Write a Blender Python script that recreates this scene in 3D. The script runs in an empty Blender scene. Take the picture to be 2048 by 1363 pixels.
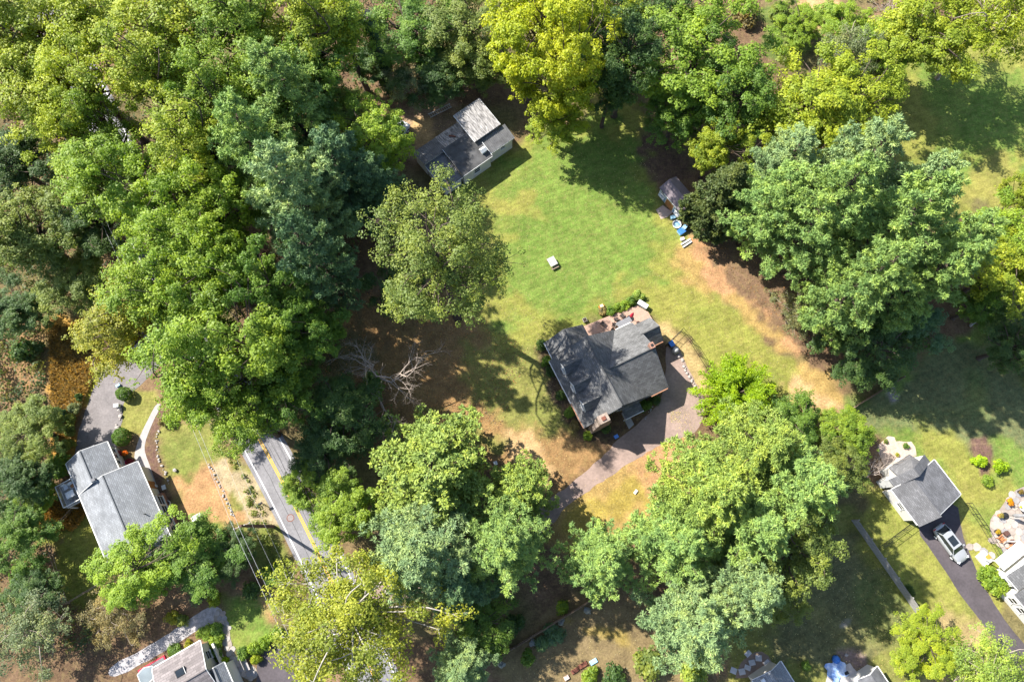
import bpy, bmesh, math, random
import numpy as np
from mathutils import Vector, Matrix

# ---------------------------------------------------------------- camera, sky, sun, exposure
SC = bpy.context.scene
COL = SC.collection
CAM_H = 85.0
FPX = 2048 * 24 / 36
TILT = math.atan((1060 - 681.5) / FPX)          # off the nadir

cam_d = bpy.data.cameras.new('camera')
cam_d.lens = 24; cam_d.sensor_width = 36; cam_d.clip_start = 1; cam_d.clip_end = 6000
cam = bpy.data.objects.new('camera', cam_d); COL.objects.link(cam)
cam.location = (0, 0, CAM_H); cam.rotation_euler = (TILT, 0, 0)
SC.camera = cam

SUN_EL = math.radians(44.5)
SUN_DIR = Vector((-0.865, 0.50, 0)).normalized() * math.cos(SUN_EL) + Vector((0, 0, math.sin(SUN_EL)))
world = bpy.data.worlds.new('World'); SC.world = world; world.use_nodes = True
wn = world.node_tree.nodes; wn.clear()
wo = wn.new('ShaderNodeOutputWorld'); wb = wn.new('ShaderNodeBackground'); ws = wn.new('ShaderNodeTexSky')
ws.sky_type = 'NISHITA'; ws.sun_disc = False; ws.sun_elevation = SUN_EL
ws.sun_rotation = math.atan2(SUN_DIR.x, SUN_DIR.y)
ws.air_density = 1.0; ws.dust_density = 1.0
wb.inputs['Strength'].default_value = 0.105
world.node_tree.links.new(ws.outputs[0], wb.inputs[0]); world.node_tree.links.new(wb.outputs[0], wo.inputs[0])
sun_d = bpy.data.lights.new('sun', 'SUN'); sun_d.energy = 5.0; sun_d.angle = math.radians(0.55); sun_d.color = (1.0, 0.95, 0.86)
sun = bpy.data.objects.new('sun', sun_d); COL.objects.link(sun)
sun.rotation_euler = SUN_DIR.to_track_quat('Z', 'Y').to_euler(); sun.location = (-60, 40, 90)
SC.view_settings.view_transform = 'Standard'; SC.view_settings.look = 'None'
SC.view_settings.gamma = 1.0; SC.view_settings.use_curve_mapping = False
SC.view_settings.exposure = 1.40
SC.render.engine = 'CYCLES'
SC.cycles.max_bounces = 4; SC.cycles.diffuse_bounces = 2; SC.cycles.glossy_bounces = 2; SC.cycles.transmission_bounces = 3
SC.render.resolution_x = 1024; SC.render.resolution_y = 681

rnd = random.Random(7)

def P(px, py, h=0.0):
    """ground-plan position of a point seen in the photograph at (px, py) that stands h metres up"""
    u = (px - 1024) / FPX; v = -(py - 681.5) / FPX
    y = v * math.cos(TILT) + math.sin(TILT); z = v * math.sin(TILT) - math.cos(TILT)
    s = (CAM_H - h) / (-z)
    return (u * s, y * s)

def mpp(px, py, h=0.0):
    """metres per photograph pixel there"""
    v = -(py - 681.5) / FPX
    return (CAM_H - h) / (math.cos(TILT) - v * math.sin(TILT)) / FPX

# ---------------------------------------------------------------- tags
def tag(o, label=None, cat=None, group=None, kind=None):
    if label: o['label'] = label
    if cat: o['category'] = cat
    if group: o['group'] = group
    if kind: o['kind'] = kind
    return o

def thing(name, label, cat, loc=(0, 0, 0), rz=0.0, group=None):
    o = bpy.data.objects.new(name, None); COL.objects.link(o)
    o.empty_display_size = 0.3
    o.location = loc if len(loc) == 3 else (loc[0], loc[1], 0); o.rotation_euler = (0, 0, rz)
    return tag(o, label, cat, group)

# ---------------------------------------------------------------- materials
MATS = {}
def mat(name, c, rough=0.8, var=0.18, scale=2.0, bump=0.0, c2=None, metal=0.0, spec=0.3, fine=0.0, coord='Object', detail=5):
    if name in MATS: return MATS[name]
    m = bpy.data.materials.new(name); m.use_nodes = True
    nt = m.node_tree; N = nt.nodes; L = nt.links
    b = N['Principled BSDF']
    b.inputs['Roughness'].default_value = rough; b.inputs['Metallic'].default_value = metal
    b.inputs['Specular IOR Level'].default_value = spec
    tc = N.new('ShaderNodeTexCoord')
    n = N.new('ShaderNodeTexNoise'); n.inputs['Scale'].default_value = scale; n.inputs['Detail'].default_value = detail
    n.inputs['Roughness'].default_value = 0.62
    L.new(tc.outputs[coord], n.inputs['Vector'])
    mx = N.new('ShaderNodeMix'); mx.data_type = 'RGBA'
    if c2 is None:
        mx.inputs[6].default_value = (c[0] * (1 - var), c[1] * (1 - var), c[2] * (1 - var), 1)
        mx.inputs[7].default_value = (c[0] * (1 + var), c[1] * (1 + var), c[2] * (1 + var), 1)
    else:
        mx.inputs[6].default_value = (*c, 1); mx.inputs[7].default_value = (*c2, 1)
    cr = N.new('ShaderNodeMapRange'); cr.inputs[1].default_value = 0.3; cr.inputs[2].default_value = 0.7
    L.new(n.outputs['Fac'], cr.inputs[0]); L.new(cr.outputs[0], mx.inputs[0])
    out = mx.outputs[2]
    if fine:
        n2 = N.new('ShaderNodeTexNoise'); n2.inputs['Scale'].default_value = scale * 9; n2.inputs['Detail'].default_value = 3
        L.new(tc.outputs[coord], n2.inputs['Vector'])
        r2 = N.new('ShaderNodeMapRange'); r2.inputs[1].default_value = 0.3; r2.inputs[2].default_value = 0.7
        r2.inputs[3].default_value = 1 - fine; r2.inputs[4].default_value = 1 + fine
        L.new(n2.outputs['Fac'], r2.inputs[0])
        vm = N.new('ShaderNodeVectorMath'); vm.operation = 'SCALE'
        L.new(out, vm.inputs[0]); L.new(r2.outputs[0], vm.inputs['Scale']); out = vm.outputs[0]
    L.new(out, b.inputs['Base Color'])
    if bump:
        bp = N.new('ShaderNodeBump'); bp.inputs['Strength'].default_value = bump; bp.inputs['Distance'].default_value = 0.1
        L.new(n.outputs['Fac'], bp.inputs['Height']); L.new(bp.outputs[0], b.inputs['Normal'])
    MATS[name] = m
    return m

def shingle_mat(name, c, var=0.22, row=0.19, wid=0.42):
    """asphalt shingles: courses follow the UVs (metres along the eave, metres up the slope)"""
    m = bpy.data.materials.new(name); m.use_nodes = True
    nt = m.node_tree; N = nt.nodes; L = nt.links; b = N['Principled BSDF']
    b.inputs['Roughness'].default_value = 0.85; b.inputs['Specular IOR Level'].default_value = 0.25
    uv = N.new('ShaderNodeUVMap'); tc = N.new('ShaderNodeTexCoord')
    br = N.new('ShaderNodeTexBrick'); br.inputs['Scale'].default_value = 1.0
    br.inputs['Brick Width'].default_value = wid; br.inputs['Row Height'].default_value = row
    br.inputs['Mortar Size'].default_value = 0.022; br.inputs['Mortar Smooth'].default_value = 0.3
    br.inputs['Color1'].default_value = (*[x * (1 - var) for x in c], 1); br.inputs['Color2'].default_value = (*[x * (1 + var) for x in c], 1)
    br.inputs['Mortar'].default_value = (*[x * 0.68 for x in c], 1)
    L.new(uv.outputs[0], br.inputs['Vector'])
    n = N.new('ShaderNodeTexNoise'); n.inputs['Scale'].default_value = 0.7; n.inputs['Detail'].default_value = 6
    L.new(tc.outputs['Object'], n.inputs['Vector'])
    r = N.new('ShaderNodeMapRange'); r.inputs[1].default_value = 0.3; r.inputs[2].default_value = 0.7; r.inputs[3].default_value = 0.82; r.inputs[4].default_value = 1.18
    L.new(n.outputs['Fac'], r.inputs[0])
    vm = N.new('ShaderNodeVectorMath'); vm.operation = 'SCALE'
    L.new(br.outputs['Color'], vm.inputs[0]); L.new(r.outputs[0], vm.inputs['Scale']); L.new(vm.outputs[0], b.inputs['Base Color'])
    bp = N.new('ShaderNodeBump'); bp.inputs['Strength'].default_value = 0.5; bp.inputs['Distance'].default_value = 0.02; bp.invert = True
    L.new(br.outputs['Fac'], bp.inputs['Height']); L.new(bp.outputs[0], b.inputs['Normal'])
    MATS[name] = m
    return m

def leaf_mat(name, trans=0.38, rough=0.55):
    m = bpy.data.materials.new(name); m.use_nodes = True
    nt = m.node_tree; N = nt.nodes; L = nt.links; b = N['Principled BSDF']
    b.inputs['Roughness'].default_value = rough; b.inputs['Specular IOR Level'].default_value = 0.35
    oi = N.new('ShaderNodeObjectInfo'); at = N.new('ShaderNodeAttribute'); at.attribute_name = 'tone'
    rp = N.new('ShaderNodeValToRGB')
    e = rp.color_ramp.elements
    e[0].position = 0.0; e[0].color = (0.46, 0.60, 0.72, 1)
    e[1].position = 1.0; e[1].color = (1.75, 1.50, 0.95, 1)
    k = e.new(0.5); k.color = (0.98, 1.0, 1.0, 1)
    L.new(at.outputs['Fac'], rp.inputs[0])
    mu = N.new('ShaderNodeMix'); mu.data_type = 'RGBA'; mu.blend_type = 'MULTIPLY'; mu.inputs[0].default_value = 1
    L.new(oi.outputs['Color'], mu.inputs[6]); L.new(rp.outputs[0], mu.inputs[7])
    L.new(mu.outputs[2], b.inputs['Base Color'])
    tr = N.new('ShaderNodeBsdfTranslucent'); hs = N.new('ShaderNodeHueSaturation')
    hs.inputs['Value'].default_value = 1.5; hs.inputs['Saturation'].default_value = 1.1; hs.inputs['Hue'].default_value = 0.5
    L.new(mu.outputs[2], hs.inputs['Color']); L.new(hs.outputs[0], tr.inputs['Color'])
    ms = N.new('ShaderNodeMixShader'); ms.inputs[0].default_value = trans
    L.new(b.outputs[0], ms.inputs[1]); L.new(tr.outputs[0], ms.inputs[2]); L.new(ms.outputs[0], N['Material Output'].inputs[0])
    MATS[name] = m
    return m

def glass_mat(name='window_glass', c=(0.012, 0.016, 0.02)):
    m = bpy.data.materials.new(name); m.use_nodes = True
    b = m.node_tree.nodes['Principled BSDF']; N = m.node_tree.nodes
    n = N.new('ShaderNodeTexNoise'); n.inputs['Scale'].default_value = 1.5
    mx = N.new('ShaderNodeMix'); mx.data_type = 'RGBA'; mx.inputs[6].default_value = (*c, 1); mx.inputs[7].default_value = (*[x * 2 for x in c], 1)
    m.node_tree.links.new(n.outputs['Fac'], mx.inputs[0]); m.node_tree.links.new(mx.outputs[2], b.inputs['Base Color'])
    b.inputs['Roughness'].default_value = 0.08; b.inputs['Specular IOR Level'].default_value = 0.6
    MATS[name] = m
    return m

LEAF = leaf_mat('leaf'); NEEDLE = leaf_mat('needle', 0.15, 0.6)
GLASS = glass_mat()
BARK = mat('bark', (0.085, 0.062, 0.048), 0.95, 0.35, 4, 0.4)
BARK_PALE = mat('bark_pale', (0.34, 0.31, 0.27), 0.85, 0.3, 3, 0.2)
BARK_DEAD = mat('bark_dead', (0.33, 0.27, 0.225), 0.9, 0.3, 4, 0.2)
WHITE = mat('white_paint', (0.60, 0.595, 0.58), 0.55, 0.06, 2)
WHITE_METAL = mat('white_metal', (0.62, 0.63, 0.64), 0.4, 0.08, 2)
BLACK = mat('black_metal', (0.02, 0.02, 0.022), 0.5, 0.2, 4)
BLACK_RUBBER = mat('rubber', (0.02, 0.02, 0.02), 0.85, 0.2, 4)
SHINGLE_DARK = shingle_mat('charcoal_shingles', (0.118, 0.118, 0.119), 0.26, 0.24, 0.46)
SHINGLE_GREY = shingle_mat('grey_shingles', (0.20, 0.21, 0.225), 0.16)
SHINGLE_GARAGE = shingle_mat('slate_shingles', (0.125, 0.125, 0.132), 0.2)
SHINGLE_BROWN = shingle_mat('weathered_shingles', (0.17, 0.15, 0.15), 0.22, 0.3, 0.6)
METAL_ROOF = mat('metal_roof', (0.13, 0.13, 0.135), 0.5, 0.35, 1.2, 0, metal=0.2)
def streaked(name, dark, pale, sx, sy):
    m = mat(name, dark, 0.5, c2=pale, scale=1.0, metal=0.1); nt = m.node_tree
    n = [x for x in nt.nodes if x.type == 'TEX_NOISE'][0]; tc = [x for x in nt.nodes if x.type == 'TEX_COORD'][0]
    mp = nt.nodes.new('ShaderNodeMapping'); mp.inputs['Scale'].default_value = (sx, sy, 1); nt.links.new(tc.outputs['Object'], mp.inputs[0]); nt.links.new(mp.outputs[0], n.inputs['Vector'])
    return m
METAL_ROOF_PALE = streaked('pale_metal_roof', (0.06, 0.057, 0.057), (0.46, 0.44, 0.43), 5.5, 1.1)
METAL_OLD_ = mat('old_metal', (0.3, 0.3, 0.3))
TAR_ROOF = mat('tar_roof', (0.07, 0.07, 0.072), 0.8, 0.45, 1.1, 0.1)
SIDING = mat('white_siding', (0.62, 0.60, 0.56), 0.7, 0.06, 2)
SIDING_BEIGE = mat('beige_siding', (0.52, 0.49, 0.45), 0.75, 0.1, 2)
STONE_WALL = mat('stone_wall', (0.25, 0.20, 0.165), 0.9, 0.4, 2.5, 0.5)
BRICK = mat('brick', (0.27, 0.15, 0.11), 0.9, 0.25, 5, 0.2)
DECK = mat('deck_boards', (0.36, 0.235, 0.18), 0.8, 0.12, 1.5, fine=0.1)
WOOD = mat('weathered_wood', (0.24, 0.18, 0.13), 0.9, 0.3, 3, fine=0.15)
WOOD_ORANGE = mat('stained_wood', (0.36, 0.16, 0.06), 0.7, 0.2, 3)
WOOD_GREY = mat('grey_wood', (0.30, 0.29, 0.28), 0.9, 0.22, 2.5, fine=0.2)
ASPHALT = mat('road_asphalt', (0.18, 0.175, 0.185), 0.95, 0.17, 0.45, 0.1, fine=0.14)
ASPHALT_DRIVE = mat('drive_asphalt', (0.165, 0.15, 0.15), 0.95, 0.22, 0.5, 0.1, fine=0.14)
ASPHALT_NEW = mat('sealed_asphalt', (0.070, 0.060, 0.066), 0.9, 0.22, 0.4, 0.1, fine=0.12)
GRAVEL_DRIVE = mat('gravel_drive', (0.240, 0.176, 0.150), 0.95, 0.24, 0.35, 0.05, fine=0.12)
CONCRETE = mat('concrete', (0.31, 0.29, 0.285), 0.9, 0.12, 1.5, fine=0.08)
PATH_GRAVEL = mat('pale_gravel', (0.30, 0.285, 0.29), 0.95, 0.3, 2.2, 0.3, fine=0.25)
FLAG = mat('flagstone', (0.30, 0.27, 0.25), 0.9, 0.22, 1.2, fine=0.1)
SAND = mat('pale_rubble', (0.40, 0.31, 0.25), 0.95, 0.22, 1.6, 0.3, fine=0.25)
YELLOW_LINE = mat('yellow_line', (0.62, 0.36, 0.03), 0.8, 0.15, 2)
WHITE_LINE = mat('white_line', (0.70, 0.70, 0.70), 0.8, 0.15, 2)
RED = mat('red_cloth', (0.45, 0.02, 0.05), 0.7, 0.2, 3)
ORANGE = mat('orange_plastic', (0.75, 0.15, 0.02), 0.5, 0.2, 3)
BLUE = mat('blue_plastic', (0.04, 0.16, 0.48), 0.5, 0.25, 3)
BLUE_PALE = mat('pale_blue_plastic', (0.28, 0.48, 0.62), 0.5, 0.25, 3)
BLUE_WALL = mat('blue_boards', (0.26, 0.38, 0.52), 0.75, 0.12, 3)
MAGENTA = mat('magenta_cloth', (0.30, 0.02, 0.25), 0.7, 0.2, 3)
TERRACOTTA = mat('terracotta', (0.42, 0.17, 0.08), 0.85, 0.15, 4)
GREY_CLOTH = mat('grey_cloth', (0.14, 0.14, 0.15), 0.85, 0.15, 3)
DARK_WICKER = mat('dark_wicker', (0.045, 0.035, 0.032), 0.8, 0.3, 8)
RUST = mat('rust', (0.16, 0.06, 0.04), 0.85, 0.3, 4)

# ---------------------------------------------------------------- mesh helpers
def link(name, me, m=None, parent=None, loc=None, rz=0.0):
    o = bpy.data.objects.new(name, me); COL.objects.link(o)
    if m is not None:
        for x in (m if isinstance(m, (list, tuple)) else [m]): me.materials.append(x)
    if parent is not None: o.parent = parent
    if loc is not None: o.location = loc
    if rz: o.rotation_euler = (0, 0, rz)
    return o

class MB:
    def __init__(s): s.v = []; s.f = []; s.uv = None
    def add(s, vs, fs):
        k = len(s.v); s.v += [tuple(p) for p in vs]; s.f += [tuple(i + k for i in f) for f in fs]; return s
    def box(s, c, d, rz=0.0, rx=0.0):
        hx, hy, hz = d[0] / 2, d[1] / 2, d[2] / 2
        M = Matrix.Translation(c) @ Matrix.Rotation(rz, 4, 'Z') @ Matrix.Rotation(rx, 4, 'X')
        vs = [M @ Vector((x, y, z)) for z in (-hz, hz) for x, y in ((-hx, -hy), (hx, -hy), (hx, hy), (-hx, hy))]
        return s.add(vs, [(3, 2, 1, 0), (4, 5, 6, 7), (0, 1, 5, 4), (1, 2, 6, 5), (2, 3, 7, 6), (3, 0, 4, 7)])
    def prism(s, poly, z0, z1):
        n = len(poly)
        a = sum(poly[i][0] * poly[(i + 1) % n][1] - poly[(i + 1) % n][0] * poly[i][1] for i in range(n))
        if a < 0: poly = poly[::-1]
        vs = [(p[0], p[1], z0) for p in poly] + [(p[0], p[1], z1) for p in poly]
        fs = [tuple(range(n))[::-1], tuple(range(n, 2 * n))] + [(i, (i + 1) % n, n + (i + 1) % n, n + i) for i in range(n)]
        return s.add(vs, fs)
    def tube(s, pts, rad, n=6, cap=True):
        pts = [Vector(p) for p in pts]
        if not isinstance(rad, (list, tuple)): rad = [rad] * len(pts)
        vs = []; fs = []
        for i, p in enumerate(pts):
            d = (pts[min(i + 1, len(pts) - 1)] - pts[max(i - 1, 0)])
            d = d.normalized() if d.length > 1e-6 else Vector((0, 0, 1))
            a = d.orthogonal().normalized() if i == 0 else (a - d * a.dot(d)).normalized()
            b = d.cross(a)
            for k in range(n):
                t = 2 * math.pi * k / n
                vs.append(p + (a * math.cos(t) + b * math.sin(t)) * rad[i])
        for i in range(len(pts) - 1):
            for k in range(n):
                fs.append((i * n + k, i * n + (k + 1) % n, (i + 1) * n + (k + 1) % n, (i + 1) * n + k))
        if cap: fs += [tuple(range(n))[::-1], tuple(range((len(pts) - 1) * n, len(pts) * n))]
        return s.add(vs, fs)
    def lathe(s, prof, c=(0, 0, 0), n=16):
        vs = []; fs = []
        for r, z in prof:
            for k in range(n):
                t = 2 * math.pi * k / n; vs.append((c[0] + r * math.cos(t), c[1] + r * math.sin(t), c[2] + z))
        for i in range(len(prof) - 1):
            for k in range(n): fs.append((i * n + k, i * n + (k + 1) % n, (i + 1) * n + (k + 1) % n, (i + 1) * n + k))
        fs.append(tuple(range(n))[::-1]); fs.append(tuple(range((len(prof) - 1) * n, len(prof) * n)))
        return s.add(vs, fs)
    def mesh(s, name, smooth=False):
        me = bpy.data.meshes.new(name); me.from_pydata(s.v, [], s.f); me.update()
        if smooth: me.polygons.foreach_set('use_smooth', [True] * len(me.polygons))
        return me
    def build(s, name, m, parent=None, smooth=False, loc=None, rz=0.0, bevel=0.0):
        o = link(name, s.mesh(name, smooth), m, parent, loc, rz)
        if bevel:
            md = o.modifiers.new('bevel', 'BEVEL'); md.width = bevel; md.segments = 2; md.limit_method = 'ANGLE'
        return o

def px_poly(pts, h=0.0): return [P(a, b, h) for a, b in pts]

def smooth_poly(pts, it=2):
    for _ in range(it):
        out = []
        for i in range(len(pts)):
            a, b = pts[i], pts[(i + 1) % len(pts)]
            out += [(a[0] * .75 + b[0] * .25, a[1] * .75 + b[1] * .25), (a[0] * .25 + b[0] * .75, a[1] * .25 + b[1] * .75)]
        pts = out
    return pts

def rough_poly(pts, step=0.5, amp=0.1, seed=1):
    r = random.Random(seed); out = []
    for i in range(len(pts)):
        a, b = pts[i], pts[(i + 1) % len(pts)]
        d = math.hypot(b[0] - a[0], b[1] - a[1]); n = max(1, int(d / step))
        for k in range(n):
            t = k / n; out.append((a[0] + (b[0] - a[0]) * t + r.uniform(-amp, amp), a[1] + (b[1] - a[1]) * t + r.uniform(-amp, amp)))
    return out

def sheet(name, poly, z, m, kind='structure', thick=0.0):
    """a flat sheet (n-gon, triangulated by bmesh) at height z"""
    bm = bmesh.new()
    vs = [bm.verts.new((x, y, z)) for x, y in poly]
    f = bm.faces.new(vs)
    if f.normal.z < 0 or f.calc_area() == 0: bmesh.ops.reverse_faces(bm, faces=[f])
    bm.normal_update()
    if f.normal.z < 0: bmesh.ops.reverse_faces(bm, faces=[f])
    if thick:
        r = bmesh.ops.extrude_face_region(bm, geom=[f])
        vv = [g for g in r['geom'] if isinstance(g, bmesh.types.BMVert)]
        bmesh.ops.translate(bm, verts=vv, vec=(0, 0, thick))
        bmesh.ops.recalc_face_normals(bm, faces=bm.faces)
    bmesh.ops.triangulate(bm, faces=[g for g in bm.faces if len(g.verts) > 4])
    me = bpy.data.meshes.new(name); bm.to_mesh(me); bm.free()
    o = link(name, me, m)
    if kind: o['kind'] = kind
    return o

def strip_poly(pts, widths):
    """outline of a band around a centre line given in metres"""
    L = []; R = []
    for i, p in enumerate(pts):
        a = pts[max(i - 1, 0)]; b = pts[min(i + 1, len(pts) - 1)]
        dx, dy = b[0] - a[0], b[1] - a[1]; d = math.hypot(dx, dy); nx, ny = -dy / d, dx / d
        w = widths[i] if isinstance(widths, (list, tuple)) else widths
        L.append((p[0] + nx * w / 2, p[1] + ny * w / 2)); R.append((p[0] - nx * w / 2, p[1] - ny * w / 2))
    return L, R

def band(name, pts, w, z, m, kind='structure', parent=None, off=0.0):
    L, R = strip_poly(pts, w)
    if off:
        La, Ra = strip_poly(pts, abs(off) * 2); cl = La if off > 0 else Ra
        L, R = strip_poly(cl, w)
    n = len(L); vs = [(x, y, z) for x, y in R] + [(x, y, z) for x, y in L]
    fs = [(i, i + 1, n + i + 1, n + i) for i in range(n - 1)]
    o = MB().add(vs, fs).build(name, m, parent)
    if kind: o['kind'] = kind
    return o

def curve_pts(pts, step=2.0):
    """Catmull-Rom through the points"""
    out = []
    P4 = [pts[0]] + list(pts) + [pts[-1]]
    for i in range(1, len(P4) - 2):
        p0, p1, p2, p3 = P4[i - 1:i + 3]
        n = max(2, int(math.hypot(p2[0] - p1[0], p2[1] - p1[1]) / step))
        for k in range(n):
            t = k / n
            out.append(tuple(0.5 * (2 * p1[j] + (p2[j] - p0[j]) * t + (2 * p0[j] - 5 * p1[j] + 4 * p2[j] - p3[j]) * t * t + (3 * p1[j] - p0[j] - 3 * p2[j] + p3[j]) * t ** 3) for j in range(2)))
    out.append(tuple(pts[-1]))
    return out

# ================================================================ GROUND
def vnoise(x, y, s, seed):
    g = np.random.default_rng(seed).random((128, 128))
    u = x / s + 1000.3; v = y / s + 1000.7
    i = np.floor(u).astype(int); j = np.floor(v).astype(int); a = u - i; b = v - j
    a = a * a * (3 - 2 * a); b = b * b * (3 - 2 * b)
    q = lambda m, n: g[m % 128, n % 128]
    return (q(i, j) * (1 - a) + q(i + 1, j) * a) * (1 - b) + (q(i, j + 1) * (1 - a) + q(i + 1, j + 1) * a) * b

def signed(poly, X, Y):
    """+ inside, distance in metres"""
    d2 = np.full(X.shape, 1e9); ins = np.zeros(X.shape, bool); n = len(poly)
    for i in range(n):
        ax, ay = poly[i]; bx, by = poly[(i + 1) % n]; ex, ey = bx - ax, by - ay
        t = np.clip(((X - ax) * ex + (Y - ay) * ey) / (ex * ex + ey * ey + 1e-9), 0, 1)
        d2 = np.minimum(d2, (X - ax - t * ex) ** 2 + (Y - ay - t * ey) ** 2)
        c = ((ay > Y) != (by > Y)) & (X < (bx - ax) * (Y - ay) / (by - ay + 1e-12) + ax)
        ins ^= c
    d = np.sqrt(d2)
    return np.where(ins, d, -d)

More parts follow.
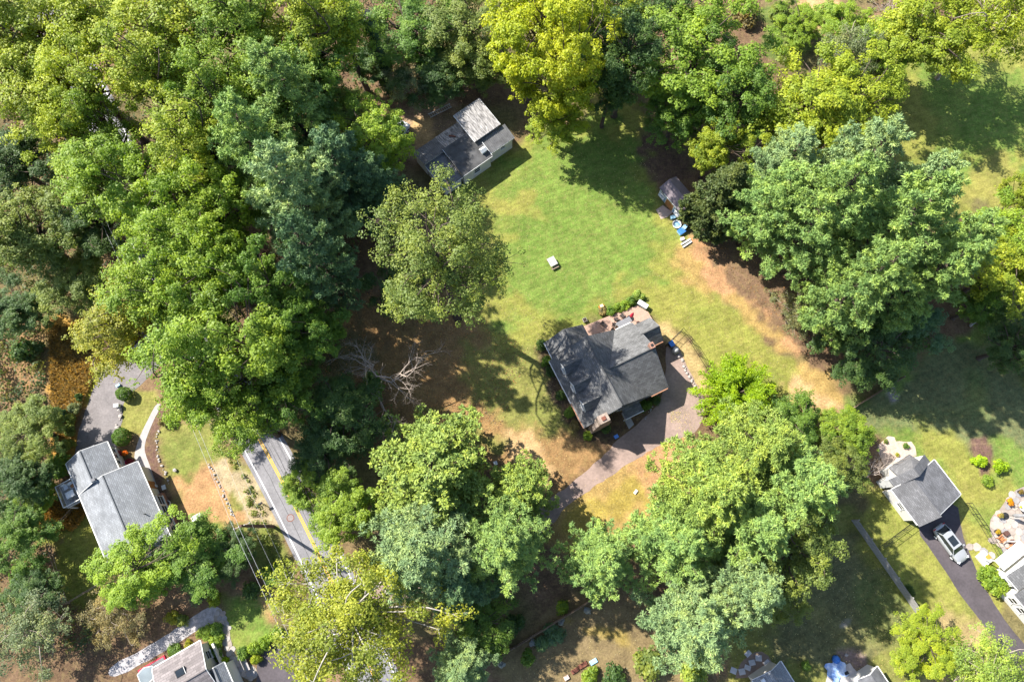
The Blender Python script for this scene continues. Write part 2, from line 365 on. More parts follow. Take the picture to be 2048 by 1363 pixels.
LITTER = (0.135, 0.085, 0.052); SOIL = (0.10, 0.062, 0.045); LAWN = (0.112, 0.166, 0.032); LAWN_Y = (0.178, 0.182, 0.040)
DRY = (0.275, 0.185, 0.066); STRAW = (0.38, 0.25, 0.125); DIRT = (0.32, 0.18, 0.092); OLIVE = (0.145, 0.150, 0.040); MULCH = (0.115, 0.068, 0.055)
OCHRE = (0.36, 0.20, 0.045); BROWN_LAWN = (0.21, 0.125, 0.055); GRN_DK = (0.085, 0.12, 0.030)
REG = [  # outline in photograph pixels, colour, edge softness in m, raggedness in m
 ([(700,600),(900,560),(1080,640),(1090,720),(1160,870),(1250,880),(1120,1000),(1020,960),(820,900),(760,800)], BROWN_LAWN, 3.0, 2.5),
 ([(930,690),(1060,660),(1085,690),(1160,850),(1100,870),(1010,830),(940,760)], OLIVE, 2.0, 2.0),
 ([(900,400),(1000,300),(1080,290),(1210,190),(1290,230),(1300,330),(1340,420),(1370,480),(1430,560),(1520,660),(1660,800),(1620,840),(1500,760),(1400,720),(1330,650),(1300,620),(1160,650),(1080,690),(1000,700),(940,640),(900,560)], LAWN_Y, 1.6, 1.4),
 ([(930,380),(1060,300),(1200,230),(1280,260),(1300,400),(1330,460),(1300,560),(1230,600),(1090,640),(1020,640),(1000,520),(980,430)], LAWN, 3.2, 2.6),
 ([(1066,694),(1096,676),(1110,720),(1172,848),(1245,858),(1230,884),(1160,884),(1110,810),(1080,740)], (0.075, 0.052, 0.036), 0.7, 0.5),
 ([(980,400),(1060,390),(1080,440),(1010,450)], (0.180,0.180,0.042), 1.5, 1.2),
 ([(1350,480),(1420,520),(1560,600),(1660,760),(1690,810),(1640,820),(1560,720),(1450,620),(1370,560)], DRY, 2.4, 2.2),
 ([(1380,480),(1500,520),(1560,590),(1640,720),(1600,700),(1500,600),(1420,560)], DIRT, 1.2, 1.6),
 ([(1560,760),(1640,770),(1680,810),(1620,830)], STRAW, 1.2, 1.2),
 ([(1390,470),(1540,430),(1720,640),(1720,740),(1620,720),(1500,600)], LITTER, 1.2, 1.4),
 ([(1010,870),(1060,860),(1110,940),(1120,990),(1060,990),(1020,940)], STRAW, 1.0, 1.3),
 ([(830,820),(960,840),(1000,900),(900,900)], OLIVE, 1.5, 1.5),
 ([(1100,1030),(1140,985),(1240,925),(1300,890),(1370,865),(1390,900),(1380,1000),(1300,1060),(1140,1100),(1090,1090)], DRY, 1.2, 1.0),
 ([(1110,1040),(1180,990),(1280,950),(1300,1000),(1180,1080),(1100,1085)], (0.25,0.19,0.045), 1.5, 1.4),
 ([(1280,900),(1370,880),(1360,970),(1290,980)], DIRT, 1.2, 1.4),
 ([(1300,650),(1340,660),(1400,730),(1410,790),(1380,770),(1350,700)], (0.30,0.22,0.10), 0.8, 0.8),
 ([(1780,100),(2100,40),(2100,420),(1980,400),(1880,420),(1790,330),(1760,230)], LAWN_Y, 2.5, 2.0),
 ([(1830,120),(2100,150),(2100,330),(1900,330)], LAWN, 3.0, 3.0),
 ([(1940,320),(2050,330),(2000,400),(1920,400)], (0.205,0.190,0.050), 2.0, 2.0),
 ([(1520,20),(1640,0),(1620,100),(1540,120)], GRN_DK, 1.0, 1.0),
 ([(1600,0),(1680,0),(1680,60),(1620,90)], STRAW, 1.0, 1.4),
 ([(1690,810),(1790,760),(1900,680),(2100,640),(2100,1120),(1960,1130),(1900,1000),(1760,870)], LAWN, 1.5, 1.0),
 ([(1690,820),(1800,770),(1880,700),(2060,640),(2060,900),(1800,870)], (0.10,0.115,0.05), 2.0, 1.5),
 ([(1770,780),(1785,770),(1800,795),(1785,805)], (0.25,0.22,0.22), 0.5, 0.2),
 ([(1840,850),(2000,930),(2010,1000),(1930,1010),(1860,900)], LAWN_Y, 2.0, 1.6),
 ([(1620,1000),(1840,1040),(1960,1230),(2080,1420),(1700,1420),(1440,1400),(1480,1100)], OLIVE, 1.5, 1.2),
 ([(1740,980),(1840,1040),(1990,1300),(1880,1290),(1740,1100)], LAWN_Y, 1.4, 1.4),
 ([(1860,1210),(1990,1270),(2040,1400),(1840,1400)], (0.28,0.21,0.10), 1.6, 1.6),
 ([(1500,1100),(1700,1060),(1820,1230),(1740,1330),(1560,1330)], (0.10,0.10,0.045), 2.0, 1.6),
 ([(1920,1030),(1960,1050),(2020,1130),(2000,1240),(1940,1130)], LAWN_Y, 0.8, 0.6),
 ([(1945,880),(1975,870),(1985,900),(1980,950),(1960,950),(1945,915)], MULCH, 0.4, 0.3),
 ([(1675,1240),(1700,1235),(1700,1255),(1680,1255)], (0.3,0.27,0.26), 0.6, 0.4),
 ([(1670,1300),(1720,1290),(1745,1340),(1700,1345)], (0.18,0.13,0.12), 0.6, 0.4),
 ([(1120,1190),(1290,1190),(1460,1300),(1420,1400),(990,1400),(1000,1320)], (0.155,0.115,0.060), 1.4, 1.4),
 ([(1140,1240),(1260,1260),(1260,1290),(1160,1280)], (0.23,0.17,0.05), 1.0, 1.2),
 ([(300,860),(420,830),(500,940),(560,1040),(600,1130),(520,1140),(470,1060),(360,1070),(330,980)], OLIVE, 1.5, 1.5),
 ([(320,860),(420,860),(450,940),(400,960),(340,940)], (0.15,0.16,0.045), 1.5, 1.8),
 ([(340,950),(430,930),(470,1010),(480,1060),(360,1060)], DIRT, 1.6, 1.8),
 ([(430,930),(500,950),(560,1040),(500,1050)], (0.30,0.24,0.15), 1.2, 1.6),
 ([(240,780),(310,780),(310,830),(290,870),(235,860)], (0.17,0.17,0.045), 0.4, 0.4),
 ([(296,862),(318,806),(332,830),(312,872),(316,920),(338,980),(356,1040),(340,1058),(318,1000),(300,940),(288,905)], MULCH, 0.4, 0.2),
 ([(100,640),(200,640),(215,720),(190,770),(165,830),(150,930),(110,930),(110,800),(90,720)], OCHRE, 1.0, 1.0),
 ([(0,600),(80,640),(90,760),(60,800),(0,780)], (0.22,0.13,0.07), 1.5, 1.5),
 ([(180,720),(225,700),(200,770),(175,830)], (0.20,0.19,0.03), 0.8, 0.4),
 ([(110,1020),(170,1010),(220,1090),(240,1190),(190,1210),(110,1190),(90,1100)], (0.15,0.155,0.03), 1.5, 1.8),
 ([(440,1190),(500,1185),(545,1200),(540,1290),(480,1300),(462,1290),(450,1230)], LAWN, 0.8, 0.6),
 ([(490,1170),(550,1190),(550,1240),(510,1210)], DIRT, 0.9, 0.8),
 ([(790,210),(900,190),(930,250),(860,310),(820,300)], (0.26,0.18,0.12), 1.5, 1.6),
 ([(820,230),(870,230),(860,290),(830,280)], (0.40,0.27,0.13), 0.8, 0.8),
 ([(1290,280),(1370,290),(1380,360),(1330,370),(1300,340)], SOIL, 1.5, 1.5),
 ([(560,860),(600,930),(660,1060),(640,1060),(575,930),(545,860)], (0.34,0.21,0.09), 0.7, 0.5),
]
def build_ground():
    x0, x1, y0, y1, st = -92, 92, -32, 92, 0.42
    nx = int((x1 - x0) / st) + 1; ny = int((y1 - y0) / st) + 1
    gx = np.linspace(x0, x1, nx); gy = np.linspace(y0, y1, ny)
    X, Y = np.meshgrid(gx, gy)
    C = np.zeros((ny, nx, 3)); C[:] = LITTER
    n1 = vnoise(X, Y, 9, 1); n2 = vnoise(X, Y, 2.6, 2); n3 = vnoise(X, Y, 1.1, 3)
    C *= (0.7 + 0.6 * n1)[..., None]
    w = np.clip((vnoise(X, Y, 6, 9) - 0.45) * 4, 0, 1)[..., None] * 0.6
    C = C * (1 - w) + np.array((0.10, 0.105, 0.04)) * w
    lawn = np.zeros((ny, nx))
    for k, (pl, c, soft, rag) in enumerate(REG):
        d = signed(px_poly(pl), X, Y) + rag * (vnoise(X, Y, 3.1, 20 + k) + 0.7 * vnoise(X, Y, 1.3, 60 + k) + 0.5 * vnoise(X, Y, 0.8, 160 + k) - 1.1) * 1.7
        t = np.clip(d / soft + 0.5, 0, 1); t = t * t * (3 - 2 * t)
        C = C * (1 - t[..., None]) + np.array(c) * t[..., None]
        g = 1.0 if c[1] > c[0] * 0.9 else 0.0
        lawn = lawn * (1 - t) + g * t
    # worn, drier blotches inside the grass
    dry = np.clip((n2 * 0.6 + n1 * 0.5 - 0.62) * 3.2, 0, 1) * (0.25 + 0.5 * lawn)
    C = C * (1 - dry[..., None] * 0.35) + np.array((0.27, 0.23, 0.06)) * dry[..., None] * 0.35
    dk = np.clip((vnoise(X, Y, 4.3, 77) - 0.55) * 3, 0, 1) * lawn
    C = C * (1 - 0.3 * dk[..., None]) + np.array((0.07, 0.13, 0.02)) * 0.3 * dk[..., None]
    C *= (0.86 + 0.28 * n3)[..., None]
    Z = (n1 - 0.5) * 0.10
    Z = Z * 0
    V = np.stack([X, Y, Z], -1).reshape(-1, 3)
    big = 2500.0
    V = np.concatenate([V, np.array([(-big, -big, 0), (big, -big, 0), (big, big, 0), (-big, big, 0)])])
    idx = np.arange(nx * ny).reshape(ny, nx)
    F = np.stack([idx[:-1, :-1], idx[:-1, 1:], idx[1:, 1:], idx[1:, :-1]], -1).reshape(-1, 4)
    b = nx * ny
    c00, c10, c11, c01 = idx[0, 0], idx[0, -1], idx[-1, -1], idx[-1, 0]
    faces = F.tolist()
    faces += [tuple([b, b + 1] + idx[0, ::-1].tolist()), tuple([b + 1, b + 2] + idx[::-1, -1].tolist()),
              tuple([b + 2, b + 3] + idx[-1, :].tolist()), tuple([b + 3, b] + idx[:, 0].tolist())]
    me = bpy.data.meshes.new('ground'); me.from_pydata(V.tolist(), [], faces); me.update()
    ca = me.color_attributes.new('soil_colour', 'FLOAT_COLOR', 'POINT')
    cc = np.ones((len(V), 4)); cc[:b, :3] = C.reshape(-1, 3); cc[b:, :3] = (0.10, 0.09, 0.045)
    ca.data.foreach_set('color', cc.astype(np.float32).ravel())
    la = me.attributes.new('grass', 'FLOAT', 'POINT'); lv = np.zeros(len(V)); lv[:b] = lawn.ravel()
    la.data.foreach_set('value', lv.astype(np.float32))
    m = bpy.data.materials.new('ground_soil_and_turf'); m.use_nodes = True
    nt = m.node_tree; N = nt.nodes; L = nt.links; bs = N['Principled BSDF']
    bs.inputs['Roughness'].default_value = 0.95; bs.inputs['Specular IOR Level'].default_value = 0.1
    a = N.new('ShaderNodeAttribute'); a.attribute_name = 'soil_colour'
    g = N.new('ShaderNodeAttribute'); g.attribute_name = 'grass'
    tc = N.new('ShaderNodeTexCoord')
    def noise(sc, det, lo, hi, a0=0.3, a1=0.7):
        n = N.new('ShaderNodeTexNoise'); n.inputs['Scale'].default_value = sc; n.inputs['Detail'].default_value = det; n.inputs['Roughness'].default_value = 0.65
        L.new(tc.outputs['Object'], n.inputs['Vector'])
        r = N.new('ShaderNodeMapRange'); r.inputs[1].default_value = a0; r.inputs[2].default_value = a1; r.inputs[3].default_value = lo; r.inputs[4].default_value = hi
        L.new(n.outputs['Fac'], r.inputs[0]); return r.outputs[0], n
    f1, n1_ = noise(0.9, 8, 0.70, 1.30); f2, n2_ = noise(4.5, 5, 0.66, 1.34)
    # mowing lines in the turf
    mp = N.new('ShaderNodeMapping'); mp.inputs['Rotation'].default_value = (0, 0, math.radians(-24)); L.new(tc.outputs['Object'], mp.inputs[0])
    wv = N.new('ShaderNodeTexWave'); wv.bands_direction = 'Y'; wv.inputs['Scale'].default_value = 0.42; wv.inputs['Distortion'].default_value = 6; wv.inputs['Detail'].default_value = 2; wv.inputs['Detail Scale'].default_value = 0.35
    L.new(mp.outputs[0], wv.inputs['Vector'])
    wr = N.new('ShaderNodeMapRange'); wr.inputs[3].default_value = 0.935; wr.inputs[4].default_value = 1.06; L.new(wv.outputs['Fac'], wr.inputs[0])
    wm = N.new('ShaderNodeMix'); wm.inputs[2].default_value = 1.0; L.new(g.outputs['Fac'], wm.inputs[0]); L.new(wr.outputs[0], wm.inputs[3])
    m1 = N.new('ShaderNodeMath'); m1.operation = 'MULTIPLY'; L.new(f1, m1.inputs[0]); L.new(f2, m1.inputs[1])
    m2 = N.new('ShaderNodeMath'); m2.operation = 'MULTIPLY'; L.new(m1.outputs[0], m2.inputs[0]); L.new(wm.outputs[0], m2.inputs[1])
    vm = N.new('ShaderNodeVectorMath'); vm.operation = 'SCALE'; L.new(a.outputs['Color'], vm.inputs[0]); L.new(m2.outputs[0], vm.inputs['Scale'])
    f4, n4_ = noise(1.6, 9, 0.0, 0.34, 0.47, 0.72)
    m4 = N.new('ShaderNodeMix'); m4.data_type = 'RGBA'; m4.inputs[7].default_value = (0.27, 0.215, 0.085, 1)
    L.new(f4, m4.inputs[0]); L.new(vm.outputs[0], m4.inputs[6])
    # single dead blades and leaf crumbs
    f3, n3_ = noise(7.5, 3, 0, 1, 0.66, 0.74)
    mx = N.new('ShaderNodeMix'); mx.data_type = 'RGBA'; mx.inputs[7].default_value = (0.36, 0.27, 0.13, 1)
    mm = N.new('ShaderNodeMath'); mm.operation = 'MULTIPLY'; mm.inputs[1].default_value = 0.6; L.new(f3, mm.inputs[0]); L.new(mm.outputs[0], mx.inputs[0])
    L.new(m4.outputs[2], mx.inputs[6]); L.new(mx.outputs[2], bs.inputs['Base Color'])
    bp = N.new('ShaderNodeBump'); bp.inputs['Strength'].default_value = 0.6; bp.inputs['Distance'].default_value = 0.12
    L.new(n2_.outputs['Fac'], bp.inputs['Height']); L.new(bp.outputs[0], bs.inputs['Normal'])
    o = link('ground', me, m); o['kind'] = 'structure'
build_ground()

# ================================================================ ROAD AND DRIVES
road_px = [(770, 1400), (657, 1150), (556, 947), (440, 738), (303, 490), (205, 240), (105, 55), (40, -60)]
road_c = curve_pts([P(a, b) for a, b in road_px], 1.5)
band('road', road_c, 5.3, 0.012, ASPHALT)
for nm, off in (('road_edge_line', 2.16), ('road_edge_line', -2.16)):
    band(nm, road_c, 0.13, 0.018, WHITE_LINE, off=off)
for off in (0.11, -0.11):
    band('road_centre_line', road_c, 0.11, 0.018, YELLOW_LINE, off=off)
# tarred cracks along the lane
TAR = mat('tar_seal', (0.05, 0.05, 0.052), 0.6, 0.2, 3)
for off, seg in ((-1.0, (4, 40)), (1.1, (8, 34)), (-0.55, (14, 30))):
    rr = random.Random(int(off * 100))
    pts = [(p[0] + rr.uniform(-.07, .07), p[1] + rr.uniform(-.07, .07)) for p in road_c[seg[0]:seg[1]]]
    band('tar_seam', pts, 0.05, 0.0165, TAR, off=off)

def drive(name, px, z, m, seed=1, amp=0.06, sm=1): return sheet(name, rough_poly(smooth_poly(px_poly(px), sm), 0.6, amp, seed), z, m)
drive('house_driveway', [(1320,806),(1332,760),(1330,700),(1340,684),(1356,692),(1372,730),(1398,775),(1412,805),(1402,850),(1384,868),(1345,880),(1290,905),(1230,945),(1172,985),(1130,1012),(1104,1050),(1040,1110),(900,1180),(720,1210),(690,1170),(880,1130),(1010,1070),(1095,1000),(1150,962),(1200,916),(1238,878),(1266,854),(1292,830)], 0.008, GRAVEL_DRIVE, 3, 0.10)
drive('side_driveway', [(148,945),(152,880),(170,822),(194,757),(222,722),(300,640),(352,700),(290,762),(246,800),(246,835),(238,862),(233,900),(228,945)], 0.016, ASPHALT_DRIVE, 4)
drive('garage_driveway', [(1828,1052),(1850,1010),(1915,1000),(1922,1060),(1944,1120),(1978,1190),(2018,1252),(2060,1300),(2075,1400),(2030,1400),(2005,1310),(1962,1240),(1928,1200),(1880,1125)], 0.008, ASPHALT_NEW, 5, 0.03)
drive('corner_driveway', [(512,1330),(526,1300),(556,1288),(640,1240),(700,1260),(620,1400),(500,1400),(516,1350)], 0.007, ASPHALT_NEW, 6, 0.03)
drive('concrete_walk', [(313,806),(324,808),(302,852),(289,888),(290,906),(302,936),(312,966),(322,994),(309,997),(299,964),(285,936),(268,918),(270,900),(284,862),(299,832)], 0.02, CONCRETE, 7, 0.02)
drive('gravel_path', [(222,1330),(285,1298),(345,1262),(400,1222),(420,1212),(440,1214),(446,1224),(430,1246),(404,1252),(360,1284),(300,1318),(236,1352),(215,1350)], 0.01, PATH_GRAVEL, 8, 0.05)
drive('paved_path', [(436,1212),(446,1225),(458,1246),(462,1280),(470,1310),(488,1324),(512,1332),(517,1352),(500,1360),(478,1350),(462,1328),(452,1300),(444,1280),(446,1262),(440,1244),(424,1240)], 0.014, mat('path_mortar', (0.25, 0.22, 0.19), 0.95, 0.15, 2), 9, 0.03)
drive('patio', [(2070,965),(2036,976),(2018,990),(2000,1018),(1982,1032),(1978,1056),(1988,1080),(2004,1100),(2020,1118),(2070,1110)], 0.014, mat('patio_mortar', (0.24, 0.20, 0.175), 0.95, 0.15, 2), 10, 0.03)
drive('rubble_bed', [(1752,896),(1772,872),(1786,872),(1796,884),(1816,880),(1834,898),(1832,912),(1800,918),(1782,936),(1764,930)], 0.01, SAND, 11, 0.15)
drive('house_path', [(1243,826),(1254,820),(1268,848),(1258,858)], 0.014, CONCRETE, 12, 0.02, 0)
drive('shed_patio', [(1312,420),(1326,410),(1345,424),(1334,434),(1322,438)], 0.012, mat('shed_pavers', (0.36, 0.28, 0.24), 0.9, 0.2, 3), 13, 0.05, 0)
drive('terrace', [(1652,1363),(1656,1345),(1700,1325),(1716,1345),(1730,1370),(1660,1390)], 0.012, mat('terrace_slab', (0.36, 0.34, 0.33), 0.9, 0.2, 1.5), 14, 0.05, 0)
drive('lane_pavers', [(1500,1300),(1530,1300),(1545,1330),(1480,1360),(1465,1350)], 0.006, mat('worn_earth', (0.19, 0.14, 0.11), 0.95, 0.2, 1.5), 15, 0.15)

# flagstones set in the paved path and the patio: a jittered cell pattern clipped to the outline
FLAGS = [mat('flag_a', (0.31, 0.285, 0.265), 0.9, 0.14, 1.3), mat('flag_b', (0.27, 0.23, 0.20), 0.9, 0.16, 1.3), mat('flag_c', (0.34, 0.29, 0.25), 0.9, 0.12, 1.3), mat('flag_d', (0.24, 0.23, 0.23), 0.9, 0.16, 1.3)]
def stone_mesh(seed, r=0.5, n=7, t=0.035):
    q = random.Random(seed); pts = []
    for k in range(n):
        a = 2 * math.pi * (k + q.uniform(-.25, .25)) / n; rr = r * q.uniform(.82, 1.08); pts.append((math.cos(a) * rr, math.sin(a) * rr))
    return MB().prism(pts, 0, t).mesh('flagstone')
STONES = []
for k in range(12):
    me = stone_mesh(k); me.materials.append(FLAGS[k % 4]); STONES.append(me)
def pave(parent_name, px, cell, z, seed):
    q = random.Random(seed); poly = px_poly(px)
    xs = [p[0] for p in poly]; ys = [p[1] for p in poly]
    par = bpy.data.objects[parent_name]
    y = min(ys); row = 0
    while y < max(ys):
        x = min(xs) + (cell / 2 if row % 2 else 0)
        while x < max(xs):
            cx, cy = x + q.uniform(-.1, .1) * cell, y + q.uniform(-.1, .1) * cell
            if signed(poly, np.array([cx]), np.array([cy]))[0] > -0.02:
                o = bpy.data.objects.new('flagstone', STONES[q.randrange(12)]); COL.objects.link(o); o.parent = par
                o.location = (cx, cy, z + q.uniform(0, .008)); o.rotation_euler = (0, 0, q.uniform(0, 6.28)); s = cell * q.uniform(1.0, 1.2); o.scale = (s, s, 1)
            x += cell
        y += cell * 0.86; row += 1
pave('paved_path', [(436,1214),(446,1225),(457,1246),(461,1280),(469,1310),(488,1326),(510,1334),(515,1350),(500,1357),(480,1348),(464,1328),(454,1300),(446,1280),(448,1262),(442,1244),(428,1238)], 0.62, 0.016, 1)
pave('patio', [(2060,970),(2036,978),(2018,992),(2000,1020),(1984,1034),(1980,1056),(1990,1078),(2006,1098),(2022,1114),(2060,1108)], 0.85, 0.016, 2)

# ================================================================ BUILDINGS
def slab(parent, name, polys, m, t=0.14):
    """roof planes: each a 3-D polygon seen from above, given thickness; UVs run along the eave and up the slope"""
    bm = bmesh.new(); ul = bm.loops.layers.uv.new('UVMap')
    for pl in polys:
        p = [Vector(q) for q in pl]
        n = Vector((0, 0, 0))
        for i in range(1, len(p) - 1): n += (p[i] - p[0]).cross(p[i + 1] - p[0])
        if n.z < 0: p = p[::-1]; n = -n
        n.normalize(); u = Vector((0, 0, 1)).cross(n); u = u.normalized() if u.length > 1e-4 else Vector((1, 0, 0)); v = n.cross(u)
        top = [bm.verts.new(q) for q in p]; bot = [bm.verts.new(q - Vector((0, 0, t))) for q in p]
        fs = [bm.faces.new(top), bm.faces.new(bot[::-1])]
        for i in range(len(p)):
            j = (i + 1) % len(p); fs.append(bm.faces.new((top[i], bot[i], bot[j], top[j])))
        for f in fs:
            for l in f.loops: l[ul].uv = (l.vert.co.dot(u), l.vert.co.dot(v))
    me = bpy.data.meshes.new(name); bm.to_mesh(me); bm.free()
    return link(name, me, m, parent)

def wbox(parent, name, x0, x1, y0, y1, z0, z1, m, bevel=0.0):
    return MB().box(((x0 + x1) / 2, (y0 + y1) / 2, (z0 + z1) / 2), (x1 - x0, y1 - y0, z1 - z0)).build(name, m, parent, bevel=bevel)

def gable(root, x0, x1, y0, y1, he, hr, axis, roof_m, wall_m, xr=None, ov=0.35, he2=None, walls=True, trim=None, ridge=True):
    """gable block; x0..y1 are the roof's own edges. axis = direction of the ridge"""
    he2 = he if he2 is None else he2
    sw = (lambda a, b, z: (a, b, z)) if axis == 'y' else (lambda a, b, z: (b, a, z))
    a0, a1, b0, b1 = (x0, x1, y0, y1) if axis == 'y' else (y0, y1, x0, x1)
    ar = (a0 + a1) / 2 if xr is None else xr
    for pl in ([sw(a0, b0, he), sw(ar, b0, hr), sw(ar, b1, hr), sw(a0, b1, he)], [sw(ar, b0, hr), sw(a1, b0, he2), sw(a1, b1, he2), sw(ar, b1, hr)]):
        slab(root, 'roof_slope', [pl], roof_m)
    if ridge:
        MB().tube([sw(ar, b0 + .02, hr - .02), sw(ar, b1 - .02, hr - .02)], 0.11, 6).build('ridge_cap', roof_m, root)
    if walls:
        s0 = (hr - he) / (ar - a0); s1 = (hr - he2) / (a1 - ar); k = 0.20
        pr = [(a0 + ov, 0), (a1 - ov, 0), (a1 - ov, he2 + s1 * ov - k), (ar, hr - k), (a0 + ov, he + s0 * ov - k)]
        vs = [sw(a, b0 + ov, z) for a, z in pr] + [sw(a, b1 - ov, z) for a, z in pr]
        fs = [(0, 1, 2, 3, 4), (9, 8, 7, 6, 5)] + [(i, (i + 1) % 5 + 0, 5 + (i + 1) % 5, 5 + i) for i in range(5)]
        me = MB().add(vs, fs).mesh('wall'); bm = bmesh.new(); bm.from_mesh(me); bmesh.ops.recalc_face_normals(bm, faces=bm.faces); bm.to_mesh(me); bm.free()
        link('wall', me, wall_m, root)
    if trim:
        for a, h in ((a0, he), (a1, he2)):
            if a is None: continue
            d = -0.06 if a == a0 else 0.06
            MB().box(sw(a + d, (b0 + b1) / 2, h - 0.08), (0.11, b1 - b0, 0.12) if axis == 'y' else (b1 - b0, 0.11, 0.12)).build('gutter', trim, root)
        for b in (b0, b1):
            d = -0.03 if b == b0 else 0.03
            for aa, hh in ((a0, he), (a1, he2)):
                MB().tube([sw(aa, b + d, hh - .07), sw(ar, b + d, hr - .07)], 0.06, 4).build('rake_board', trim, root)

def window(parent, c, w, h, face, fm=None, sill=True):
    """window on a wall; c = centre on the wall plane, face = outward direction (radians, in the parent's frame)"""
    fm = fm or WHITE
    M = Matrix.Translation(c) @ Matrix.Rotation(face - math.pi / 2, 4, 'Z')      # local +y is outward
    b = MB(); f = 0.07
    for cx, cz, sx, sz in ((-w / 2, 0, f, h + f), (w / 2, 0, f, h + f), (0, h / 2, w - f, f), (0, -h / 2, w - f, f), (0, 0, w - f, f * .6)):
        b.box((cx, 0.03, cz), (sx, 0.06, sz))
    b.v = [tuple(M @ Vector(p)) for p in b.v]
    o = b.build('window', fm, parent)
    g = MB().box((0, 0.012, 0), (w - f, 0.02, h - f)); g.v = [tuple(M @ Vector(p)) for p in g.v]; g.build('pane', GLASS, o)
    if sill:
        s = MB().box((0, 0.075, -h / 2 - 0.06), (w + .16, 0.15, 0.05)); s.v = [tuple(M @ Vector(p)) for p in s.v]; s.build('sill', fm, o)
    return o

def corrugated(parent, x0, x1, y0, y1, z0, z1, m, pitch=0.3, amp=0.035, along='y', name='metal_roof'):
    """ribbed sheet from (y0, z0) to (y1, z1); ribs run along y (or along x)"""
    vs = []; fs = []
    A0, A1 = (x0, x1) if along == 'y' else (y0, y1)
    n = max(2, int((A1 - A0) / pitch)); us = []
    for k in range(n):
        a = A0 + (A1 - A0) * k / n; p = (A1 - A0) / n
        us += [(a, 0), (a + p * .55, 0), (a + p * .66, amp), (a + p * .89, amp)]
    us.append((A1, 0))
    for a, d in us:
        if along == 'y': vs += [(a, y0, z0 + d), (a, y1, z1 + d)]
        else:
            t = (a - y0) / (y1 - y0); z = z0 + (z1 - z0) * t + d; vs += [(x1, a, z), (x0, a, z)]
    for i in range(len(us) - 1): fs.append((2 * i, 2 * i + 2, 2 * i + 3, 2 * i + 1))
    k = len(vs)
    o = MB().add(vs, fs).build(name, m, parent)
    md = o.modifiers.new('thickness', 'SOLIDIFY'); md.thickness = 0.05; md.offset = -1
    return o

# ---------------------------------------------------------------- the main house
A26 = math.radians(26)
COPPER = mat('copper_gutter', (0.30, 0.15, 0.09), 0.6, 0.2, 2)
H1 = thing('house', 'charcoal shingled house with three dormers and a rear deck in the middle', 'house', P(1166.9, 853.7, 3), A26)
gable(H1, 0, 9.1, -0.1, 9.15, 3.0, 7.0, 'y', SHINGLE_DARK, SIDING, xr=4.55)
wbox(H1, 'gutter', -0.1, -0.01, 3.2, 9.1, 2.86, 2.98, WHITE); wbox(H1, 'gutter', -0.1, -0.01, -0.1, 3.2, 2.86, 2.98, COPPER)
MB().tube([(0, -0.13, 2.92), (4.55, -0.13, 6.92)], 0.05, 4).build('rake_board', GREY_CLOTH, H1)
gable(H1, 0.5, 5.9, 9.0, 11.5, 3.0, 5.2, 'y', SHINGLE_DARK, SIDING, xr=3.0)
wbox(H1, 'gutter', 0.4, 0.49, 9.2, 11.5, 2.86, 2.98, WHITE)
gable(H1, 4.75, 11.55, -0.22, 9.02, 3.0, 6.2, 'x', SHINGLE_DARK, SIDING, xr=4.5, trim=None)
gable(H1, 11.3, 13.9, 5.2, 8.62, 2.9, 4.55, 'x', SHINGLE_DARK, SIDING, xr=6.85, trim=None)
for a, b in (((11.6, -0.22, 2.93), (11.6, 4.5, 6.13)), ((11.6, 9.02, 2.93), (11.6, 4.5, 6.13)), ((13.95, 5.2, 2.83), (13.95, 6.85, 4.48)), ((13.95, 8.62, 2.83), (13.95, 6.85, 4.48))):
    MB().tube([a, b], 0.045, 4).build('rake_board', GREY_CLOTH, H1)
wbox(H1, 'gutter', 9.2, 11.5, -0.36, -0.25, 2.86, 2.98, COPPER); wbox(H1, 'gutter', 9.3, 11.4, 9.05, 9.16, 2.86, 2.98, WHITE)
wbox(H1, 'gutter', 12.4, 13.9, 5.08, 5.18, 2.78, 2.9, COPPER)
for y in (7.12, 4.6, 2.1):                                   # dormers
    w_ = .66; ze = 5.0; zr = 5.85
    d = bpy.data.objects.new('dormer', MB().add(
        [(0.85, y - w_, 3.6), (0.85, y + w_, 3.6), (0.85, y + w_, ze), (0.85, y, zr), (0.85, y - w_, ze), (2.35, y - w_, ze), (2.35, y + w_, ze), (3.25, y, zr)],
        [(0, 4, 3, 2, 1), (0, 5, 4), (1, 2, 6), (4, 5, 7, 3), (2, 3, 7, 6)]).mesh('dormer'))
    COL.objects.link(d); d.parent = H1; d.data.materials.append(WHITE)
    slab(d, 'roof_slope', [[(0.78, y - w_ - .1, ze - .06), (2.35, y - w_ - .1, ze - .06), (3.3, y, zr + .08), (0.78, y, zr + .08)]], SHINGLE_DARK, 0.09)
    slab(d, 'roof_slope', [[(0.78, y + w_ + .1, ze - .06), (0.78, y, zr + .08), (3.3, y, zr + .08), (2.35, y + w_ + .1, ze - .06)]], SHINGLE_DARK, 0.09)
    window(d, (0.845, y, 4.4), 0.75, 0.95, math.pi)
    MB().tube([(0.75, y - w_ - .1, ze - .1), (0.75, y, zr + .03), (0.75, y + w_ + .1, ze - .1)], 0.05, 4).build('rake_board', WHITE, d)
ch = wbox(H1, 'chimney', 10.98, 11.48, 4.42, 5.08, 4.5, 6.75, BRICK, 0.02)
wbox(ch, 'chimney_cap', 10.94, 11.52, 4.38, 5.12, 6.75, 6.83, BRICK); wbox(ch, 'flue', 11.08, 11.38, 4.6, 4.9, 6.83, 6.9, BLACK)
sc = MB()                                                    # stone chimney on the gable end
